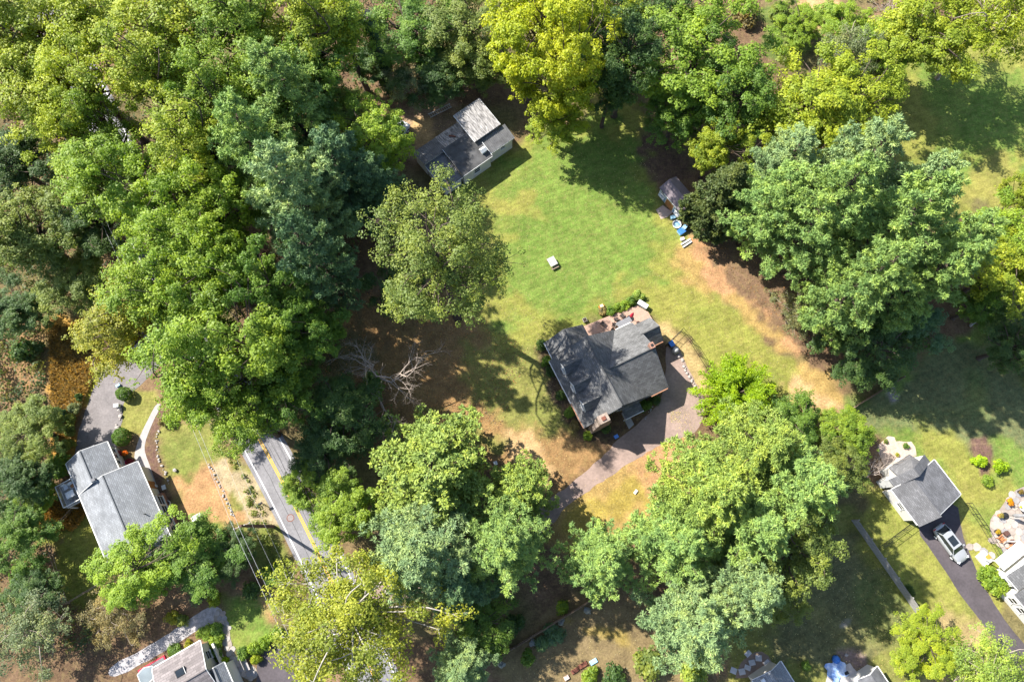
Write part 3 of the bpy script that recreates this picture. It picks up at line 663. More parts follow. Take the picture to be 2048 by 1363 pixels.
sc.add([(0.9, -0.95, 0), (3.3, -0.95, 0), (3.3, -0.1, 0), (0.9, -0.1, 0), (0.9, -0.95, 3.2), (3.3, -0.95, 3.2), (3.3, -0.1, 3.2), (0.9, -0.1, 3.2), (1.5, -0.85, 4.6), (2.8, -0.85, 4.6), (2.8, 0.1, 4.6), (1.5, 0.1, 4.6), (1.55, -0.8, 5.7), (2.75, -0.8, 5.7), (2.75, 0.1, 5.7), (1.55, 0.1, 5.7)],
       [(3, 2, 1, 0), (0, 1, 5, 4), (1, 2, 6, 5), (2, 3, 7, 6), (3, 0, 4, 7), (4, 5, 9, 8), (5, 6, 10, 9), (6, 7, 11, 10), (7, 4, 8, 11), (8, 9, 13, 12), (9, 10, 14, 13), (10, 11, 15, 14), (11, 8, 12, 15), (12, 13, 14, 15)])
sc = sc.build('stone_chimney', STONE_WALL, H1, bevel=0.05)
wbox(sc, 'chimney_cap', 1.5, 2.8, -0.86, 0.16, 5.7, 5.8, STONE_WALL); wbox(sc, 'flue', 1.9, 2.4, -0.6, -0.15, 5.8, 5.95, RUST)
pr = slab(H1, 'porch_roof', [[(5.2, -1.35, 2.45), (7.6, -1.35, 2.45), (7.6, -0.2, 2.8), (5.2, -0.2, 2.8)]], SHINGLE_DARK)
wbox(pr, 'fascia', 5.15, 7.65, -1.44, -1.36, 2.25, 2.45, WHITE)
for x in (5.4, 7.4): wbox(pr, 'post', x - .06, x + .06, -1.3, -1.18, 0, 2.36, WHITE)
cn = slab(H1, 'door_canopy', [[(9.85, 9.2, 2.75), (11.8, 9.2, 2.75), (11.8, 9.95, 2.55), (9.85, 9.95, 2.55)]], GREY_CLOTH, 0.08)
for x in (10.0, 11.65): wbox(cn, 'post', x - .04, x + .04, 9.8, 9.88, 0.6, 2.5, WHITE)
for x, z in ((5.2, 6.75), (10.2, 5.3)): MB().tube([(x, 3.6, z - 1.2), (x, 3.6, z + .15)], 0.06, 8).build('vent_pipe', BLACK, H1)
for y in (1.5, 3.6, 6.0, 8.0): window(H1, (0.345, y, 1.6), 0.9, 1.3, math.pi)
for x in (6.9, 8.4, 10.4): window(H1, (x, 0.125, 1.6), 0.9, 1.2, -math.pi / 2)
window(H1, (11.205, 2.0, 1.7), 1.0, 1.2, 0.0); window(H1, (11.205, 3.8, 4.2), 0.8, 1.0, 0.0)
wbox(H1, 'door', 6.0, 6.95, 0.16, 0.235, 0.15, 2.2, WOOD_ORANGE)

DK = [(5.75, 9.05), (5.95, 11.8), (9.15, 11.62), (14.0, 11.2), (14.8, 9.9), (14.95, 8.75), (13.2, 8.75), (11.6, 9.05)]
dk = thing('rear_deck', 'tan timber deck behind the charcoal house, set with dark chairs', 'deck', P(1166.9, 853.7, 3), A26)
bb = MB(); bw = 0.15
x = 5.8
while x < 14.9:                                              # boards clipped to the deck outline
    ys = []
    for i in range(len(DK)):
        (ax, ay), (bx, by) = DK[i], DK[(i + 1) % len(DK)]
        if (ax <= x) != (bx <= x): ys.append(ay + (by - ay) * (x - ax) / (bx - ax))
    if len(ys) >= 2: bb.box((x, (min(ys) + max(ys)) / 2, 0.58), (bw - 0.014, max(ys) - min(ys), 0.04))
    x += bw
o = bb.build('boards', DECK, dk); o['kind'] = 'stuff'
MB().prism([(a * 1.0, b * 1.0 - .03) for a, b in DK], 0.0, 0.555).build('deck_base', WOOD, dk)
def on_house(x, y, z=0.6):
    c, s = math.cos(A26), math.sin(A26); ox, oy = P(1166.9, 853.7, 3); return (ox + x * c - y * s, oy + x * s + y * c, z)

def deck_chair(label, loc, rz, m=DARK_WICKER, cushion=None, grp=None):
    t = thing('patio_chair', label, 'chair', loc, rz, grp)
    MB().box((0, 0, 0.40), (0.52, 0.5, 0.06)).build('seat', m, t, bevel=0.02)
    MB().box((0, 0.26, 0.70), (0.5, 0.05, 0.55), rx=-0.2).build('backrest', m, t, bevel=0.02)
    for sx in (-1, 1):
        for sy in (-1, 1): MB().tube([(sx * .23, sy * .22, 0), (sx * .22, sy * .21, 0.39)], 0.022, 6).build('leg', m, t)
        MB().tube([(sx * .25, -.22, .38), (sx * .27, -.2, .62), (sx * .27, .2, .64), (sx * .25, .27, .66)], 0.022, 6).build('armrest', m, t)
    if cushion: MB().box((0, 0, 0.46), (0.46, 0.44, 0.07)).build('cushion', cushion, t, bevel=0.02)
    return t
deck_chair('dark wicker chair on the deck, nearest the canopy', on_house(10.0, 10.15), A26 + 2.6)
deck_chair('dark wicker chair on the deck, in the middle of the row of four', on_house(10.55, 10.65), A26 + 2.9)
deck_chair('dark wicker chair on the deck, farthest along the row towards the red parasol', on_house(11.5, 10.75), A26 + 3.3)
deck_chair('dark chair standing against the house wall at the deck edge', on_house(9.5, 9.45), A26 + .3)
deck_chair('lone dark chair on the deck, apart from the row of four', on_house(8.75, 10.9), A26 + 1.9)
def side_table(label, loc, r, h, m, legs=3, name='side_table'):
    t = thing(name, label, 'table', loc)
    MB().lathe([(r * .98, h - .04), (r, h - .02), (r * .98, h)], n=20).build('table_top', m, t)
    for k in range(legs):
        a = 2 * math.pi * k / legs; MB().tube([(r * .8 * math.cos(a), r * .8 * math.sin(a), 0), (r * .4 * math.cos(a), r * .4 * math.sin(a), h - .03)], 0.02, 6).build('leg', BLACK, t)
    return t
side_table('small round dark table between the chairs on the deck', on_house(10.75, 10.2), 0.32, 0.55, DARK_WICKER)
um = thing('folded_parasol', 'folded dark red parasol on a round dark base on the deck', 'parasol', on_house(12.35, 10.05), 0.5)
MB().lathe([(0.42, 0), (0.45, .04), (0.43, .10), (0.08, .14), (0.05, .3)], n=20).build('base', BLACK, um)
MB().tube([(0, 0, 0.1), (0, 0, 2.5)], 0.025, 8).build('pole', BLACK, um)
MB().lathe([(0.03, 1.0), (0.24, 1.15), (0.22, 1.5), (0.14, 2.0), (0.04, 2.45)], n=10).build('canopy', RED, um)
fp = thing('plant_stand', 'spindly black metal plant stand on the bare end of the deck', 'stand', on_house(7.9, 9.9), 0.2)
MB().tube([(0, 0, 0), (0, 0, 1.1), (.15, 0, 1.3), (.45, 0, 1.25)], 0.02, 6).build('arm', BLACK, fp)
for k in range(3): MB().tube([(0, 0, .3), (.3 * math.cos(k * 2.1), .3 * math.sin(k * 2.1), 0)], 0.018, 5).build('leg', BLACK, fp)
hb = thing('storage_box', 'long white storage box at the far corner of the deck', 'storage box', on_house(14.75, 11.0, 0), A26 - 1.05)
MB().box((0, 0, .35), (1.35, .62, .7)).build('body', WHITE_METAL, hb, bevel=0.06); MB().box((0, 0, .74), (1.4, .66, .1)).build('lid', WHITE, hb, bevel=0.04)
MB().box((0.35, 0, .795), (.03, .6, .015)).build('lid_rib', WHITE_METAL, hb); MB().box((-0.35, 0, .795), (.03, .6, .015)).build('lid_rib', WHITE_METAL, hb)
pt = thing('planter', 'small pale square planter at the left corner of the deck', 'planter', P(1169, 641), 0.4)
MB().add([(-.2, -.2, 0), (.2, -.2, 0), (.2, .2, 0), (-.2, .2, 0), (-.26, -.26, .45), (.26, -.26, .45), (.26, .26, .45), (-.26, .26, .45)], [(3, 2, 1, 0), (0, 1, 5, 4), (1, 2, 6, 5), (2, 3, 7, 6), (3, 0, 4, 7), (4, 5, 6, 7)]).build('pot', CONCRETE, pt)
MB().box((0, 0, .455), (.44, .44, .02)).build('soil', mat('potting_soil', (.03, .02, .015)), pt)

# ---------------------------------------------------------------- the patched metal-roofed house at the top
A38 = math.radians(38)
H2 = thing('farmhouse', 'rambling house with patched metal and tar roofs beside the wood at the top', 'house', (-6.586, 45.639, 0), A38)
def hip_block(root, x0, x1, y0, y1, z0, z1, m, ov=0.2):
    vs = [(x, y, 0) for x, y in ((x0 + ov, y0 + ov), (x1 - ov, y0 + ov), (x1 - ov, y1 - ov), (x0 + ov, y1 - ov))]
    s = (z1 - z0) / (y1 - y0)
    vs += [(x, y, z0 + s * (y - y0) - .09) for x, y, _ in vs]
    return MB().add(vs, [(3, 2, 1, 0), (4, 5, 6, 7), (0, 1, 5, 4), (1, 2, 6, 5), (2, 3, 7, 6), (3, 0, 4, 7)]).build('wall', m, root)
hip_block(H2, 0.05, 5.0, 0.0, 4.5, 2.8, 3.6, SIDING_BEIGE); slab(H2, 'tar_roof', [[(0.05, 0, 2.8), (5.0, 0, 2.8), (5.0, 4.5, 3.6), (0.05, 4.5, 3.6)]], TAR_ROOF, 0.1)
hip_block(H2, -3.1, 4.6, 4.35, 7.2, 3.3, 2.4, SIDING_BEIGE); corrugated(H2, -3.12, 0.6, 4.35, 7.25, 3.30, 2.40, METAL_ROOF, 0.30); corrugated(H2, 0.6, 4.62, 4.35, 7.25, 3.34, 2.44, METAL_ROOF_PALE, 0.30)
hip_block(H2, -3.0, 0.1, 0.25, 4.5, 2.2, 2.7, SIDING_BEIGE); corrugated(H2, -3.0, 0.1, 0.2, 4.5, 2.2, 2.72, METAL_ROOF, 0.27, along='x')
hip_block(H2, 4.1, 8.4, 2.65, 7.4, 3.75, 4.2, SIDING_BEIGE); corrugated(H2, 4.1, 8.42, 2.65, 7.42, 3.77, 4.22, METAL_ROOF_PALE, 0.30)
hip_block(H2, 5.0, 9.1, 0.45, 2.6, 2.8, 3.3, SIDING_BEIGE); corrugated(H2, 5.0, 9.12, 0.42, 2.6, 2.8, 3.3, METAL_ROOF, 0.25)
for (xa, ya, xb, yb, z) in ((0.05, -0.03, 5.0, -0.03, 2.8), (5.0, 0.39, 9.1, 0.39, 2.78), (-3.0, 0.17, 0.05, 0.17, 2.18)):
    MB().tube([(xa, ya, z - .06), (xb, yb, z - .06)], 0.05, 4).build('gutter', WHITE, H2)
for p, q in (((-3.03, 0.2, 2.16), (-3.03, 4.5, 2.66)), ((0.12, 0.0, 2.74), (0.03, 4.5, 3.56)), ((5.02, 0.1, 2.84), (5.0, 2.3, 3.3)), ((4.07, 2.65, 3.71), (4.07, 7.4, 4.16)), ((8.45, 2.65, 3.71), (8.45, 7.4, 4.16))):
    MB().tube([p, q], 0.045, 4).build('edge_flashing', WHITE_METAL, H2)
window(H2, (7.2, 0.645, 1.9), 0.7, 0.6, -math.pi / 2); window(H2, (-1.6, 0.445, 1.3), 1.1, 0.5, -math.pi / 2); window(H2, (2.5, 0.195, 1.5), 1.0, 1.0, -math.pi / 2)
vb = wbox(H2, 'roof_vent', 4.0, 4.7, 0.9, 1.5, 2.9, 3.45, WHITE_METAL)
slab(vb, 'vent_cap', [[(3.92, .82, 3.42), (4.78, .82, 3.42), (4.78, 1.2, 3.72), (3.92, 1.2, 3.72)], [(3.92, 1.58, 3.42), (4.78, 1.58, 3.42), (4.78, 1.2, 3.72), (3.92, 1.2, 3.72)]], WHITE_METAL, 0.05)
MB().tube([(2.2, 6.0, 2.85), (2.25, 5.9, 3.0), (2.7, 5.2, 3.2)], 0.12, 6).build('rusty_patch', RUST, H2)

# ---------------------------------------------------------------- the pale-grey ranch house on the left
A30 = math.radians(30.5)
H3 = thing('ranch_house', 'low ranch house with pale grey shingle roof left of the road', 'house', (-44.53, 7.784, 0), A30)
gable(H3, -7.3, 0.05, -10.4, 0.1, 3.0, 4.5, 'y', SHINGLE_GREY, SIDING, xr=-3.45, trim=WHITE)
gable(H3, -7.34, -2.2, 0.0, 4.15, 3.0, 4.42, 'y', SHINGLE_GREY, SIDING, xr=-4.75, trim=WHITE)
hv = wbox(H3, 'roof_hatch', -4.65, -4.3, 0.0, 0.28, 4.0, 4.62, GREY_CLOTH); wbox(hv, 'hatch_lid', -4.68, -4.27, -0.03, 0.31, 4.62, 4.66, GREY_CLOTH)
for y in (0.75, 1.7, 2.5, 3.3): window(H3, (-2.545, y, 1.7), 0.55, 1.1, 0.0)
wbox(H3, 'brick_base', -0.30, 0.28, -9.9, -4.1, 0, 0.9, BRICK)
bay = wbox(H3, 'bay', -0.30, 0.20, -9.7, -4.5, 0.9, 2.62, SIDING)
for y in (-5.15, -6.45, -7.75, -9.05): window(bay, (0.205, y, 1.75), 1.15, 1.3, 0.0)
wbox(H3, 'door', -0.36, -0.28, -3.2, -2.2, 0.1, 2.2, WOOD_ORANGE)
gd = slab(H3, 'garage_canopy', [[(-5.6, 4.1, 2.75), (-3.9, 4.1, 2.75), (-3.9, 4.75, 2.6), (-5.6, 4.75, 2.6)]], WHITE, 0.08)
wbox(H3, 'garage_door', -6.2, -3.4, 3.8, 3.87, 0, 2.3, WHITE)
MB().tube([(-1.2, -6.2, 3.3), (-1.2, -6.2, 3.95)], 0.06, 8).build('vent_pipe', BLACK, H3)
wbox(H3, 'deck_floor', -9.4, -7.1, -0.6, 2.2, 2.0, 2.12, WOOD_GREY)
for x in (-9.3, -7.2):
    for y in (-0.5, 2.1): wbox(H3, 'deck_post', x - .07, x + .07, y - .07, y + .07, 0, 2.0, WHITE)
rl = MB()
for a, b in (((-9.38, -.58), (-9.38, 2.18)), ((-9.38, 2.18), (-7.4, 2.18)), ((-9.38, -.58), (-7.4, -.58))):
    rl.tube([(*a, 3.05), (*b, 3.05)], .05, 4); rl.tube([(*a, 2.25), (*b, 2.25)], .035, 4)
    n = int(math.hypot(b[0] - a[0], b[1] - a[1]) / .16)
    for k in range(n + 1):
        t = k / n; p = (a[0] + (b[0] - a[0]) * t, a[1] + (b[1] - a[1]) * t); rl.tube([(*p, 2.12), (*p, 3.05)], .02, 4, False)
rl.build('railing', WHITE, H3)
def on_ranch(x, y, z=0.0):
    c, s = math.cos(A30), math.sin(A30); return (-44.53 + x * c - y * s, 7.784 + x * s + y * c, z)
lt = thing('deck_table', 'pale square table on the raised deck behind the ranch house', 'table', on_ranch(-8.3, 0.6, 2.12), A30)
MB().box((0, 0, .72), (.95, .8, .05)).build('table_top', WHITE, lt)
for sx in (-.4, .4):
    for sy in (-.33, .33): MB().tube([(sx, sy, 0), (sx, sy, .7)], .03, 6).build('leg', WHITE_METAL, lt)
deck_chair('white chair at the back of the raised ranch house deck', on_ranch(-8.6, 1.7, 2.12), A30, WHITE_METAL)
deck_chair('white chair with orange cushion on the raised ranch house deck', on_ranch(-7.8, 1.5, 2.12), A30 + .2, WHITE_METAL, WOOD_ORANGE)
deck_chair('grey chair at the railing corner of the raised ranch house deck', on_ranch(-8.3, -0.2, 2.12), A30 + 3.1, GREY_CLOTH)

# ---------------------------------------------------------------- the detached garage on the right
A31 = math.radians(31.5)
H4 = thing('garage', 'detached garage with slate grey roof beside the silver car', 'garage', (47.224, 0.383, 0), A31)
gable(H4, 0, 6.57, 0.3, 5.0, 3.0, 4.6, 'y', SHINGLE_GARAGE, SIDING, xr=2.15, trim=WHITE, ridge=False)
slab(H4, 'roof_slope', [[(0, 0, 3.005), (2.15, 0, 4.605), (2.15, 0.31, 4.605), (0, 0.31, 3.005)]], SHINGLE_GARAGE)
gable(H4, 0.4, 6.05, 5.0, 6.05, 3.15, 5.3, 'y', SHINGLE_GARAGE, WHITE, xr=2.6, he2=2.9, ov=0.06, ridge=False)
slab(H4, 'roof_slope', [[(1.2, 6.05, 3.9), (2.6, 6.05, 5.25), (4.5, 6.05, 3.9), (4.5, 7.05, 3.0), (1.55, 7.05, 2.7)]], SHINGLE_GARAGE)
wbox(H4, 'back_wall', 1.6, 4.4, 6.0, 6.85, 0, 2.75, SIDING)
for x in (1.9, 4.75):
    gdr = wbox(H4, 'garage_door', x - 1.2, x + 1.2, 0.60, 0.645, 0, 2.2, WHITE)
    for z in (.55, 1.1, 1.65): wbox(gdr, 'panel_line', x - 1.18, x + 1.18, 0.585, 0.60, z - .015, z + .015, WHITE_METAL)
window(H4, (0.345, 2.6, 1.7), 0.9, 1.0, math.pi)

# ---------------------------------------------------------------- the house at the lower left
A3 = math.radians(30)
ob = P(200 + 1215 / 5.69, 1180 + 895 / 5.69, 3.9)
H5 = thing('cottage', 'house with weathered brown-grey shingles and a skylight at the lower left', 'house', (*ob, 0), A3)
gable(H5, -5.6, 0.1, -3.1, 3.1, 3.0, 4.4, 'x', SHINGLE_BROWN, SIDING_BEIGE, xr=0.0, trim=WHITE)
slab(H5, 'end_roof', [[(-7.2, -2.8, 2.7), (-5.6, -2.8, 3.1), (-5.6, 1.6, 3.1), (-7.2, 1.6, 2.7)]], mat('pale_flat_roof', (0.45, 0.44, 0.42), 0.8, 0.12), 0.12)
wbox(H5, 'end_room', -7.0, -5.3, -2.6, 1.4, 0, 2.6, SIDING)
sk = thing_part = wbox(H5, 'skylight', -3.05, -2.05, 0.75, 1.55, 3.3, 4.12, BLACK)
wbox(sk, 'pane', -2.98, -2.12, 0.82, 1.48, 4.12, 4.14, GLASS); MB().tube([(-2.03, .73, 4.1), (-2.03, 1.57, 4.1)], .035, 4).build('frame', WHITE, sk)
gable(H5, -0.2, 1.5, -4.4, -0.25, 3.0, 3.9, 'y', SHINGLE_GREY, SIDING, trim=WHITE, ov=0.15)
wbox(H5, 'step_wall', 0.25, 0.5, -0.2, 2.3, 0, 1.2, SIDING_BEIGE)
window(H5, (-0.245, 1.4, 1.7), 0.9, 1.1, 0.0)
def on_cot(x, y, z=0.0):
    c, s = math.cos(A3), math.sin(A3); return (ob[0] + x * c - y * s, ob[1] + x * s + y * c, z)
hg = thing('garden_pergola', 'white framed glazed porch with red edging beside the brown-grey cottage', 'porch', on_cot(-6.9, 2.9), A3)
MB().box((0, 0, .1), (3.2, 2.2, .2)).build('plinth', RED, hg)
MB().box((0, 0, .215), (2.9, 1.9, .03)).build('floor', GREY_CLOTH, hg)
fr = MB()
hx = [(-.9, -.55), (0, -.85), (.9, -.55), (.9, .55), (0, .85), (-.9, .55)]
for k in range(6):
    a, b = hx[k], hx[(k + 1) % 6]; fr.tube([(*a, 1.9), (*b, 1.9)], .05, 4); fr.tube([(*a, .2), (*a, 1.9)], .045, 4)
fr.build('frame', WHITE, hg); MB().prism(hx, 1.90, 1.93).build('roof_glass', glass_mat('porch_glass', (.12, .14, .15)), hg)
bn = thing('garden_bench', 'pale timber bench by the stone path next to the cottage', 'bench', on_cot(2.5, -1.5), A3 + 1.57)
MB().box((0, 0, .42), (1.6, .45, .05)).build('seat', CONCRETE, bn); MB().box((0, .22, .7), (1.6, .05, .45)).build('backrest', CONCRETE, bn)
for x in (-.7, .7): MB().box((x, 0, .2), (.08, .42, .4)).build('leg', WOOD, bn)

# ---------------------------------------------------------------- the white house at the right edge
H6 = thing('white_house', 'white walled house with dark grey roof cut by the right edge', 'house', (56.14, -5.01, 0), math.radians(35))
def mono(root, x0, x1, y0, y1, z0, z1, rm, wm, ov=0.3):
    """roof rising along +x"""
    slab(root, 'roof_slope', [[(x0, y0, z0), (x1, y0, z1), (x1, y1, z1), (x0, y1, z0)]], rm)
    s = (z1 - z0) / (x1 - x0)
    vs = [(x, y, 0) for x, y in ((x0 + ov, y0 + ov), (x1 - .02, y0 + ov), (x1 - .02, y1 - ov), (x0 + ov, y1 - ov))]
    vs += [(x, y, z0 + s * (x - x0) - .18) for x, y, _ in vs]
    MB().add(vs, [(3, 2, 1, 0), (4, 5, 6, 7), (0, 1, 5, 4), (1, 2, 6, 5), (2, 3, 7, 6), (3, 0, 4, 7)]).build('wall', wm, root)
mono(H6, 0, 6, -1.9, 0.05, 3.2, 5.0, SHINGLE_DARK, WHITE, 0.25); mono(H6, -0.75, 6, -8.5, -1.9, 3.2, 5.4, SHINGLE_DARK, WHITE, 0.25)
for a, b in (((-.05, -1.9, 3.1), (-.05, .05, 3.1)), ((-.8, -8.5, 3.1), (-.8, -1.9, 3.1)), ((0, .09, 3.1), (6, .09, 4.9))): MB().tube([a, b], .07, 4).build('gutter', WHITE, H6)
for y in (-3.0, -4.3, -6.0): window(H6, (-0.505, y, 1.6), 0.8, 1.2, math.pi)
window(H6, (0.245, -0.9, 1.6), 0.8, 1.1, math.pi)
slab(H6, 'porch_roof', [[(0.6, 0.3, 2.5), (4.5, 0.3, 2.7), (4.5, 1.6, 2.5), (0.6, 1.6, 2.3)]], WHITE, 0.1)
wbox(H6, 'porch_step', 0.2, 1.5, 0.9, 2.3, 0, 0.35, WHITE)
wbox(H6, 'door_mat', 1.0, 1.6, 1.2, 1.75, 0.35, 0.37, mat('orange_mat', (0.55, 0.2, 0.04)))
for x in (0.7, 4.4): wbox(H6, 'porch_post', x - .06, x + .06, 1.45, 1.57, 0.35, 2.25, WHITE)

# ---------------------------------------------------------------- the house cut by the lower edge
H7 = thing('grey_house', 'grey roofed house cut by the bottom edge right of the pines', 'house', (*P(1556.9, 1321, 3), 0), math.radians(30))
gable(H7, -3.6, 0.2, -7, -0.15, 3.0, 3.9, 'y', SHINGLE_GREY, SIDING, xr=-1.4, trim=WHITE)
slab(H7, 'lower_roof', [[(-5.2, -7, 2.4), (-3.65, -7, 2.8), (-3.65, -0.9, 2.8), (-5.2, -0.9, 2.4)]], SHINGLE_GREY)
wbox(H7, 'lean_to_wall', -5.0, -3.2, -7, -1.1, 0, 2.3, SIDING)
wbox(H7, 'roof_unit', -2.9, -2.5, -0.75, -0.4, 3.25, 3.6, WHITE_METAL)
H8 = thing('corner_shed', 'small grey roofed shed at the bottom edge beside the blue tarpaulin', 'shed', (*P(1737, 1345, 2.3), 0), math.radians(30))
gable(H8, -1.5, 1.3, -3.4, 0, 2.2, 2.9, 'y', METAL_ROOF, SIDING, trim=WHITE, ov=0.12)

# ---------------------------------------------------------------- the blue garden shed
H9 = thing('garden_shed', 'pale blue garden shed with wooden doors under the dark spruce', 'shed', (19.685, 44.212, 0), math.radians(-55))
wbox(H9, 'wall', 0.12, 4.62, 0.4, 2.7, 0, 2.2, BLUE_WALL)
slab(H9, 'roof_slope', [[(0, 0.1, 2.25), (4.8, 0.1, 2.25), (4.8, 1.55, 3.0), (0, 1.55, 3.0)]], mat('violet_felt', (0.16, 0.135, 0.15), 0.9, 0.15, 1.2), 0.1)
slab(H9, 'roof_slope', [[(0, 1.55, 3.0), (4.8, 1.55, 3.0), (4.8, 3.0, 2.25), (0, 3.0, 2.25)]], MATS['violet_felt'], 0.1)
MB().box((2.35, 0.06, 2.2), (2.6, .06, .16)).build('fascia', WHITE, H9)
for x in (1.62, 2.32):
    d = MB().box((x + .35, 0.375, 1.0), (.68, .05, 2.0)).build('door', WOOD_ORANGE, H9)
    MB().box((x + (.62 if x < 2 else .08), 0.335, 1.0), (.04, .04, .2)).build('handle', BLACK, d)
for x in (0.8, 3.95): window(H9, (x, 0.395, 1.45), 0.9, 0.55, -math.pi / 2)
for x in (0.14, 1.55, 3.1, 4.58): MB().box((x, 0.385, 1.1), (.09, .05, 2.15)).build('corner_board', WHITE, H9)
for x in (0.8, 3.95): MB().box((x, 0.25, .6), (.9, .22, .2)).build('window_box', WHITE, H9)

# ================================================================ VEGETATION
def leaf_mesh(name, C, Nn, T, L, W, tone, fold=0.0):
    """many leaf-sized rhombs: centre, normal, long direction, length, width"""
    n = len(C)
    T = T - Nn * (T * Nn).sum(1, keepdims=True); T /= np.linalg.norm(T, axis=1, keepdims=True) + 1e-9
    B = np.cross(Nn, T)
    L = np.broadcast_to(np.asarray(L, float), (n,))[:, None]; W = np.broadcast_to(np.asarray(W, float), (n,))[:, None]
    V = np.empty((n, 4, 3))
    V[:, 0] = C - T * L / 2; V[:, 2] = C + T * L / 2
    V[:, 1] = C + B * W / 2 + Nn * W * fold; V[:, 3] = C - B * W / 2 + Nn * W * fold
    me = bpy.data.meshes.new(name)
    me.vertices.add(n * 4); me.vertices.foreach_set('co', V.reshape(-1).astype(np.float32))
    me.loops.add(n * 4); me.loops.foreach_set('vertex_index', np.arange(n * 4, dtype=np.int32))
    me.polygons.add(n); me.polygons.foreach_set('loop_start', np.arange(0, n * 4, 4, dtype=np.int32))
    me.update(calc_edges=True)
    a = me.attributes.new('tone', 'FLOAT', 'FACE'); a.data.foreach_set('value', np.clip(tone, 0, 1).astype(np.float32))
    return me

def unit(v): return v / (np.linalg.norm(v, axis=-1, keepdims=True) + 1e-9)

def clump_leaves(rng, centers, radii, per, leaf, flat=0.75, up=0.5, out_from=None, ctone=None):
    """leaves on and inside lumpy clumps; returns C, N, T, L, W, tone"""
    k = len(centers); cnt = np.maximum(8, (per * (radii / radii.mean()) ** 2).astype(int)); idx = np.repeat(np.arange(k), cnt); n = len(idx)
    d = unit(rng.normal(size=(n, 3))); d[:, 2] = np.where(d[:, 2] < -0.25, -d[:, 2] * 0.6, d[:, 2]); d = unit(d)
    rr = rng.random(n) ** 0.38
    off = d * rr[:, None] * radii[idx][:, None]; off[:, 2] *= flat
    C = centers[idx] + off
    base = unit(C - out_from) if out_from is not None else d
    Nn = unit(d * 0.75 + base * 0.35 + np.array((0, 0, up)) + rng.normal(size=(n, 3)) * 0.42)
    T = unit(rng.normal(size=(n, 3)))
    L = leaf * rng.uniform(0.65, 1.35, n); W = L * rng.uniform(0.55, 0.85, n)
    ct = rng.random(k) if ctone is None else ctone
    tone = 0.56 * ct[idx] + 0.32 * rng.random(n) + 0.14 * rr
    return C, Nn, T, L, W, tone

def limb(mb, a, b, r0, r1, rng, bend=0.12, seg=4, n=5):
    a = np.array(a); b = np.array(b); d = np.linalg.norm(b - a); pts = []
    side = rng.normal(size=3) * d * bend
    for i in range(seg + 1):
        t = i / seg; p = a + (b - a) * t + side * math.sin(math.pi * t) * 0.6 + np.array((0, 0, d * 0.07 * math.sin(math.pi * t)))
        pts.append(tuple(p))
    mb.tube(pts, [r0 + (r1 - r0) * i / seg for i in range(seg + 1)], n, False)
    return pts

